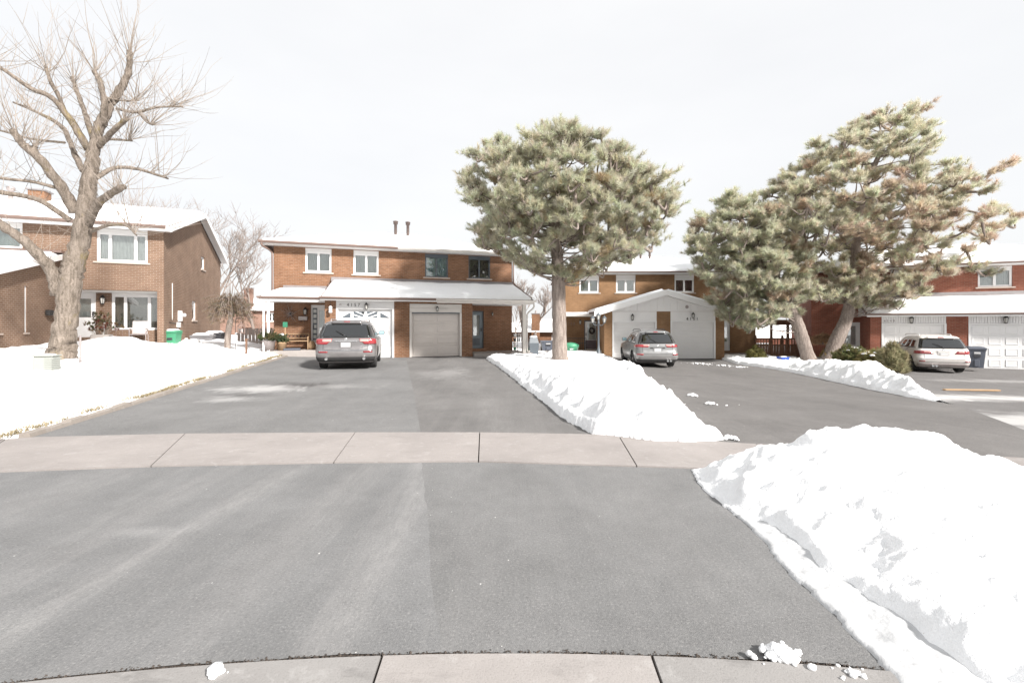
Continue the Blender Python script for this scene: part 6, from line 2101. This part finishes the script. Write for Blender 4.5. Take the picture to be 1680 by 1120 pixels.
for k, m_ in enumerate(('green_print', 'white_d', 'black_bin', 'white_d')):
    MB().lathe([(.06, 0), (.09, .13), (.095, .15)], 10, (.15, 0, .06 + .24 * k)).build('pot', M[m_], hose)
    MB().box(-.02, .32, -.08, .08, .04 + .24 * k, .055 + .24 * k).build('shelf', M['black'], hose)
pl = empty('sledge', aloc(10.9, -1.9, .105), math.radians(18), 'small wooden doormat board on the right porch of 4157', 'board')
MB().bbox(-.35, .35, -.1, .1, 0, .04, .01).build('plank', M['wood'], pl)

# ------------------------------------------------------------------ left porch things
ch_ = empty('patio_chair', lloc(7.25, -.45, .26), math.radians(22 + 8), 'grey mesh patio chair on the porch of the brown house', 'chair')
MB().bbox(-.26, .26, -.26, .24, .40, .43, .01).build('seat', M['galv'], ch_)
MB().add([(-.26, .22, .44), (.26, .22, .44), (.26, .34, .98), (-.26, .34, .98), (-.26, .25, .44), (.26, .25, .44), (.26, .37, .98), (-.26, .37, .98)],
         [(0, 1, 2, 3), (7, 6, 5, 4), (0, 4, 5, 1), (1, 5, 6, 2), (2, 6, 7, 3), (3, 7, 4, 0)]).build('backrest', M['galv'], ch_)
for sx in (-.27, .27):
    MB().tube(bez([(sx, -.24, 0), (sx, -.26, .6), (sx, .0, .64), (sx, .28, .62)], 4), .016, 6).build('armrest', M['galv'], ch_, True)
    MB().tube([(sx, .24, .42), (sx, .34, 0)], .016, 6).build('leg', M['galv'], ch_)
tbl = empty('side_stand', lloc(6.75, -.5, .26), math.radians(22), 'low wire stand between the planter and the patio chair', 'stand')
for k in range(3): MB().tube([(-.25 + .22 * k, 0, 0), (-.27 + .22 * k, 0, .62)], .012, 5).build('leg', M['brown_trim'], tbl)
MB().tube([(-.34, 0, .60), (.26, 0, .62)], .014, 5).build('top_bar', M['brown_trim'], tbl)
plb = empty('planter_box', lloc(6.05, -.55, .26), math.radians(22), 'square stone planter with withered flowers by the porch window', 'planter')
MB().bbox(-.30, .30, -.25, .25, 0, .42, .03).build('box', M['concrete'], plb)
st = MB(); Rr = random.Random(3); tpos = []; tdir = []
for k in range(34):
    b0 = Vector((Rr.uniform(-.25, .25), Rr.uniform(-.2, .2), .4))
    e = b0 + Vector((Rr.gauss(0, .22), Rr.gauss(0, .15), Rr.uniform(.25, .95)))
    st.tube([b0, b0.lerp(e, .5) + Vector((Rr.gauss(0, .04), 0, 0)), e], .006, 3, False); tpos.append(e); tdir.append((Rr.gauss(0, .4), Rr.gauss(0, .4), 1)); tpos.append(b0.lerp(e, .7)); tdir.append((Rr.gauss(0, 1), Rr.gauss(0, .6), .3))
st.build('stems', M['twig'], plb)['kind'] = 'stuff'
LEAVES = tuft_bank(4, 14, 1.3, .045, .10, 9)
o = place_tufts('leaves', tpos, tdir, np.full(len(tpos), 1.0), [Rr.choice(((.16, .15, .08), (.26, .19, .11), (.12, .13, .07), (.22, .08, .06))) for _ in tpos], M['needle'], plb, LEAVES, 4); o['kind'] = 'stuff'
MB().tube([(.05, -.02, .35), (.1, -.02, 1.0)], .03, 7).build('white_stake', M['white'], plb)
lmb = empty('wall_mailbox', lloc(4.42, -.75, 1.45), math.radians(22), 'dark mailbox on the side wall of the garage wing behind the bare tree', 'mailbox')
MB().bbox(0, .14, -.18, .18, 0, .22, .03).build('box', M['black'], lmb)

# stake, service box, lantern hook, post
p = at(131, 592, 12.6)
stk = empty('iron_stake', (p.x, p.y, p.z - .15), 0, 'thin iron stake standing in the snow right of the bare tree', 'stake')
MB().tube([(0, 0, 0), (.01, 0, .85)], .022, 6).build('rod', M['galv'], stk)
fb = MB(); fb.tube([(0, -.02, .14), (.10, -.05, .18)], .014, 5); fb.tube([(0.02, -.02, .10), (.12, -.03, .22)], .012, 5); fb.build('tie', M['galv'], stk)
p = at(76, 609, 11.0)
box_ = empty('utility_box', (p.x, p.y, p.z - .10), math.radians(12), 'pale ribbed utility pedestal half buried in the lawn snow before the bare tree', 'utility box')
ub = simple('pale_green_grey', (.29, .30, .275), .6, var=.06)
MB().bbox(-.21, .21, -.14, .14, 0, .46, .03).build('cabinet', ub, box_)
for k in range(7):
    MB().bbox(.05, .222, -.152, .15, .13 + .045 * k, .155 + .045 * k, .006).build('louvre', ub, box_)
MB().bbox(-.225, .225, -.155, .155, .461, .50, .015).build('lid', ub, box_)
snow_plane(box_.children[-1], [(-.2, -.13, .502), (.2, -.13, .502), (.2, .13, .502), (-.2, .13, .502)], .03, .0, 6, .06)
p = at(404, 572, 19.0)
po = empty('garden_post', (p.x, p.y, p.z - .2), 0, 'short dark garden post in the snow left of 4157', 'post')
MB().box(-.03, .03, -.03, .03, 0, .62).box(-.05, .07, -.02, .02, .56, .62).build('post', M['wood'], po)
p = at(386, 568, 20.0)
lh = empty('lantern_hook', (p.x, p.y, p.z - .2), 0, 'rusty candle lantern hanging on a hook beside the small weeping tree', 'lantern')
MB().tube(bez([(.0, 0, 0), (.0, 0, 1.25), (.06, 0, 1.42), (.2, 0, 1.45), (.26, 0, 1.36)], 5), .013, 6).build('hook', M['black'], lh, True)
ln = MB(); ln.lathe([(.16, .78), (.16, .81)], 8, (.26, 0, 0)); ln.lathe([(.17, 1.08), (.15, 1.12), (.05, 1.22), (.02, 1.3)], 8, (.26, 0, 0))
for k in range(6):
    a = 2 * math.pi * k / 6; ln.tube([(.26 + .14 * math.cos(a), .14 * math.sin(a), .80), (.26 + .15 * math.cos(a), .15 * math.sin(a), 1.09)], .022, 4)
ln.build('lantern_frame', M['brown_trim'], lh)
MB().lathe([(.05, .82), (.05, .96)], 10, (.26, 0, 0)).build('candle', M['white_d'], lh)

# small weeping tree with twiggy mop head
p = at(374, 568, 20.3)
wt = empty('weeping_tree', (p.x, p.y, p.z - .25), 0, 'small grafted weeping tree with a tangled twiggy head beside the brown house', 'tree')
MB().tube(bez([(-.05, 0, 0), (0, 0, .8), (.1, 0, 1.45), (.12, 0, 1.9)], 6), [.13] * 6 + [.12] * 6 + [.10] * 7, 9).build('trunk', M['bark_p'], wt, True)
tw = MB(); Rr = random.Random(12); tpos = []; tdir = []
for k in range(320):
    a = Rr.uniform(0, 6.28); r1 = Rr.uniform(.35, 1.05)
    z0 = Rr.uniform(1.7, 2.1)
    s0 = Vector((.12, 0, z0)); m_ = s0 + Vector((r1 * .55 * math.cos(a), r1 * .55 * math.sin(a), Rr.uniform(.1, .55))); e = s0 + Vector((r1 * math.cos(a), r1 * math.sin(a), Rr.uniform(-.55, .3)))
    tw.tube(bez([s0, m_, e], 3), [.014, .012, .011, .009, .008, .006, .004], 3, False)
    tpos += [e, m_.lerp(e, .6), m_]; tdir += [(math.cos(a), math.sin(a), -.5)] * 3
for k in range(26):
    s0 = Vector((.12, 0, 2.0)); tw.tube([s0, s0 + Vector((Rr.gauss(0, .25), Rr.gauss(0, .2), Rr.uniform(.6, 1.7)))], [.012, .004], 3, False)
tw.build('twigs', M['bark_f'], wt)['kind'] = 'stuff'
o = place_tufts('seed_heads', tpos, tdir, np.full(len(tpos), .9), [Rr.choice(((.30, .24, .17), (.26, .18, .12), (.34, .26, .18), (.22, .20, .13))) for _ in tpos], M['needle'], wt, tuft_bank(4, 7, 1.5, .03, .09, 2), 5); o['kind'] = 'stuff'

# ------------------------------------------------------------------ porch of 4157
bn = empty('garden_bench', aloc(.98, -.62, .36), math.radians(18), 'wooden bench with an iron lattice back on the porch of 4157', 'bench')
for k in range(4): MB().bbox(-.60, .60, -.24 + .12 * k, -.14 + .12 * k, .40, .43, .005).build('seat_slat', M['wood_l'], bn)
for z in (.52, .72): MB().bbox(-.58, .58, .24, .27, z, z + .035, .005).build('back_rail', M['wood_l'], bn)
la = MB()
for k in range(7):
    cx = -.48 + .16 * k
    la.tube([(cx + .07 * math.cos(t), .255, .638 + .075 * math.sin(t)) for t in np.linspace(0, 2 * math.pi, 13)], .012, 5, False)
la.build('lattice', M['black'], bn)
for sx in (-.6, .6):
    MB().tube(bez([(sx, -.26, 0), (sx, -.24, .42), (sx, -.2, .6), (sx, .1, .58), (sx, .26, .62)], 4), .022, 6).build('end_frame', M['wood_l'], bn, True)
    MB().tube([(sx, .26, .78), (sx, .22, 0)], .022, 6).build('leg', M['wood_l'], bn)
pp = empty('porch_planter', aloc(.02, -1.25, .36), 0, 'grey pot of evergreen sprigs on the porch corner of 4157', 'planter')
MB().lathe([(.20, 0), (.27, .42), (.29, .44), (.29, .47), (.24, .47)], 16).build('pot', M['galv'], pp, True)
tpos = []; tdir = []; sc_ = []
Rr = random.Random(8); st = MB()
for k in range(130):
    a = Rr.uniform(0, 6.28); f = Rr.random() ** .6
    e = Vector((.42 * f * math.cos(a), .38 * f * math.sin(a), .5 + Rr.uniform(.05, .48) * (1.2 - f)))
    tpos.append(e); tdir.append((math.cos(a) * f, math.sin(a) * f, .8)); sc_.append(Rr.uniform(.8, 1.3))
for k in range(9):
    st.tube([(0, 0, .45), (Rr.gauss(0, .15), Rr.gauss(0, .1), .9), (Rr.gauss(0, .45), Rr.gauss(0, .2), Rr.uniform(1.0, 1.75))], [.012, .009, .004], 4, False)
st.build('branches', M['brown_trim'], pp)['kind'] = 'stuff'
o = place_tufts('sprigs', tpos, tdir, sc_, [Rr.choice(((.12, .15, .07), (.17, .17, .09), (.09, .11, .06), (.20, .17, .09))) for _ in tpos], M['needle'], pp, LEAVES, 6); o['kind'] = 'stuff'
p2 = empty('porch_planter', aloc(.50, -.95, .36), 0, 'terracotta pot with a snowy plant beside the bench of 4157', 'planter')
MB().lathe([(.15, 0), (.21, .32), (.23, .34), (.22, .38)], 14).build('pot', M['wood_l'], p2, True)
o = place_tufts('leaves', [(Rr.gauss(0, .13), Rr.gauss(0, .12), .40 + abs(Rr.gauss(.12, .12))) for _ in range(50)], [(Rr.gauss(0, .5), Rr.gauss(0, .5), 1) for _ in range(50)], np.full(50, 1.1), [Rr.choice(((.11, .17, .10), (.15, .17, .09))) for _ in range(50)], M['needle'], p2, LEAVES, 7); o['kind'] = 'stuff'
MB().blob((.02, -.05, .72), (.09, .09, .06), 9, 6, .15, 4).build('snow_cap', M['snow'], p2, True)
sg_ = empty('stake_sign', aloc(.62, -.85, .36), math.radians(18), 'small green sign on a wooden stake before the bench of 4157', 'sign')
MB().box(-.02, .02, -.01, .01, 0, 1.15).build('stake', M['wood_l'], sg_)
MB().bbox(-.10, .10, -.022, -.011, 1.06, 1.30, .01).build('sign_board', M['green_print'], sg_)
so = empty('wall_star', aloc(.72, -.06, 2.05), math.radians(18), 'wiry silver star ornament on the porch wall of 4157', 'ornament')
for k in range(14):
    a = 2 * math.pi * k / 14 + Rr.uniform(-.1, .1); r1 = Rr.uniform(.22, .48)
    MB().tube([(0, 0, 0), (r1 * math.cos(a), -.02, r1 * math.sin(a))], [.014, .005], 4).build('ray', M['galv'], so)
MB().blob((0, -.02, 0), .045, 8, 6, .1, 2).build('centre', M['black'], so)
hl = empty('hanging_lantern', aloc(2.66, -2.32, 2.05), math.radians(18), 'white lantern hanging at the brick pier left of the garage of 4157', 'lantern')
MB().lathe([(.03, .0), (.08, .03), (.08, .05), (.07, .06), (.07, .24), (.09, .25), (.03, .32)], 8).build('lantern_body', M['white'], hl)
MB().tube([(0, 0, .32), (0, .02, .55)], .008, 4).build('chain', M['black'], hl)
cr_ = empty('gravel_pot', aloc(1.72, -.55, .36), 0, 'small straw coloured pot by the front door of 4157', 'pot')
MB().lathe([(.14, 0), (.19, .12), (.15, .30), (.10, .36), (.11, .40)], 14).build('pot', M['wood_l'], cr_, True)
bl_ = empty('boot_tray', aloc(.95, -1.15, .36), math.radians(18), 'dark boot tray on the porch floor below the bench of 4157', 'tray')
MB().bbox(-.35, .35, -.15, .15, 0, .10, .02).build('tray', M['navy_bin'], bl_)

# ------------------------------------------------------------------ lamp post of 4151
lpz = tuple(at(982, 584, 25.9))
lpo = empty('lamp_post', (lpz[0], lpz[1], Tf(lpz[0], lpz[1]) + .05), 0, 'black three headed lamp post before the porch of 4153', 'lamp post')
lpo.scale = (.92, .92, .9)
MB().lathe([(.16, 0), (.16, .08), (.11, .12), (.10, .5), (.07, .56), (.06, .9), (.055, 2.05), (.09, 2.08), (.06, 2.14), (.05, 2.3)], 12).build('pole', M['dark_frame'], lpo, True)
for k, (dx, dy, dz) in enumerate(((-.36, 0, 2.24), (.36, 0, 2.24), (0, .05, 2.42))):
    MB().tube(bez([(0, 0, 2.05), (dx * .5, dy * .5, dz - .28), (dx, dy, dz - .12)], 4), .022, 6).build('arm', M['dark_frame'], lpo, True)
    hd = MB().lathe([(.05, dz - .14), (.08, dz - .1), (.06, dz - .09)], 6, (dx, dy, 0)).lathe([(.15, dz + .18), (.13, dz + .22), (.03, dz + .32), (.02, dz + .38)], 6, (dx, dy, 0))
    for j in range(6):
        a = 2 * math.pi * j / 6
        hd.tube([(dx + .07 * math.cos(a), dy + .07 * math.sin(a), dz - .1), (dx + .13 * math.cos(a), dy + .13 * math.sin(a), dz + .18)], .010, 4)
    hh = hd.build('lantern_head', M['dark_frame'], lpo)
    MB().lathe([(.062, dz - .09), (.122, dz + .18)], 6, (dx, dy, 0)).build('lantern_glass', M['lantern_glass'], hh)
stp = empty('porch_steps', cloc(1.3, -2.0, 0), math.radians(-1.5), 'snow covered brick steps to the porch of 4153', 'steps')
for k in range(2):
    s_ = MB().bbox(-1.0, 1.0, -.45 + .4 * k, -.001 + .4 * k, -.2, .14 + .14 * k, .01).build('step', M['wood_g'], stp)
    snow_plane(s_, [(-1.0, -.45 + .4 * k, .142 + .14 * k), (1.0, -.45 + .4 * k, .142 + .14 * k), (1.0, -.01 + .4 * k, .142 + .14 * k), (-1.0, -.01 + .4 * k, .142 + .14 * k)], .12, .0, 201 + k, .05)


# ------------------------------------------------------------------ shrubs
def shrub(u, v, Y, rx, rz_, label, tints, n, seed, length=.10, spiky=False, dz=0.0, ry=None, snow=0):
    p = at(u, v, Y)
    z = Tf(p.x, p.y) + dz
    root = empty('shrub', (p.x, p.y, z), 0, label, 'shrub', 'evergreen shrubs by the houses')
    Rr = random.Random(seed); pos = []; dr = []; sc = []; tn = []; st = MB()
    ry = ry or rx
    for k in range(n):
        d = Vector((Rr.gauss(0, 1), Rr.gauss(0, 1), abs(Rr.gauss(0, 1)) * 1.1 - .15)).normalized()
        f = Rr.uniform(.55, 1.0) * (1 + .18 * math.sin(d.x * 7 + seed) * math.cos(d.z * 6))
        q = Vector((d.x * rx * f, d.y * ry * f, rz_ * .12 + max(d.z, -.1) * rz_ * f))
        pos.append(q); dr.append(d + Vector((Rr.gauss(0, .3), Rr.gauss(0, .3), .4 + (.8 if spiky else 0))))
        sc.append(Rr.uniform(.8, 1.3)); c = Rr.choice(tints); b = Rr.uniform(.75, 1.2); tn.append([x * b for x in c])
        if k % 6 == 0: st.tube([(q.x * .1, q.y * .1, 0), q], [.014, .004], 3, False)
    st.build('stems', M['bark_p'], root)['kind'] = 'stuff'
    if snow:
        sn = MB()
        for k in range(snow):
            a = Rr.uniform(0, 6.28); f = Rr.random() ** .5 * .75; r = Rr.uniform(.04, .12)
            sn.blob((rx * f * math.cos(a), ry * f * math.sin(a), rz_ * (.12 + .93 * math.sqrt(1 - f * f))), (r, r * .9, r * .4), 8, 5, .25, seed * 50 + k)
        sn.build('snow_cap', M['snow'], root, True)['kind'] = 'stuff'
    o = place_tufts('foliage', pos, dr, sc, tn, M['needle'], root, tuft_bank(4, 22, .9 if spiky else 1.3, .02, length, seed), seed); o['kind'] = 'stuff'
    return root


shrub(1242, 592, 25.2, .52, .72, 'round clipped yellow green shrub by the right entrance of 4151', ((.30, .28, .11), (.25, .24, .11), (.34, .31, .13)), 900, 3)
shrub(1398, 590, 22.6, .8, .85, 'dark green spreading yew behind the low snow bank', ((.17, .19, .085), (.21, .22, .10), (.24, .21, .11)), 1300, 4, dz=.1, snow=16)
shrub(1368, 590, 24.6, .65, .8, 'yellowed yew right behind the leaning pine trunk', ((.36, .27, .12), (.28, .24, .10)), 700, 5, dz=.05)
shrub(1432, 594, 21.4, .75, .72, 'yellow green clipped shrub with snow among the yews', ((.34, .31, .14), (.27, .27, .12), (.40, .32, .17)), 1000, 6, dz=.1, snow=14)
shrub(1462, 602, 20.0, .55, 1.05, 'feathery grey green juniper left of the white car', ((.36, .34, .21), (.42, .37, .24), (.31, .30, .18)), 1000, 7, .16, True)
shrub(1352, 540, 25.8, .75, .5, 'withered drooping shrub against the red brick wall', ((.44, .30, .19), (.38, .25, .16)), 260, 8, .15, False, 1.0)
p = at(1285, 591, 23.8)
bb = empty('recycling_box', (p.x, p.y, p.z - .03), math.radians(12), 'small blue plastic box on the snow by the leaning pines', 'box')
blue = simple('blue_plastic', (.03, .08, .36), .45)
MB().add([(-.2, -.15, 0), (.2, -.15, 0), (.2, .15, 0), (-.2, .15, 0), (-.24, -.18, .2), (.24, -.18, .2), (.24, .18, .2), (-.24, .18, .2)], [(3, 2, 1, 0), (0, 1, 5, 4), (1, 2, 6, 5), (2, 3, 7, 6), (3, 0, 4, 7)]).build('tub', blue, bb)
MB().tube([(-.25, -.19, .2), (.25, -.19, .2), (.25, .19, .2), (-.25, .19, .2), (-.25, -.19, .2)], .015, 5).build('rim', blue, bb)
MB().blob((0, 0, .20), (.2, .14, .05), 10, 6, .1, 3).build('snow_cap', M['snow'], bb, True)
x, y = gp(1594, 641)
wd = empty('timber_board', (x, y, Tf(x, y) + .004), math.radians(-6), 'pale timber board lying on the driveway behind the white car', 'board')
MB().bbox(-.78, .78, -.06, .06, 0, .045, .006).build('board', M['wood_l'], wd)

# leave the scene tidy: matrices evaluated once
bpy.context.view_layer.update()
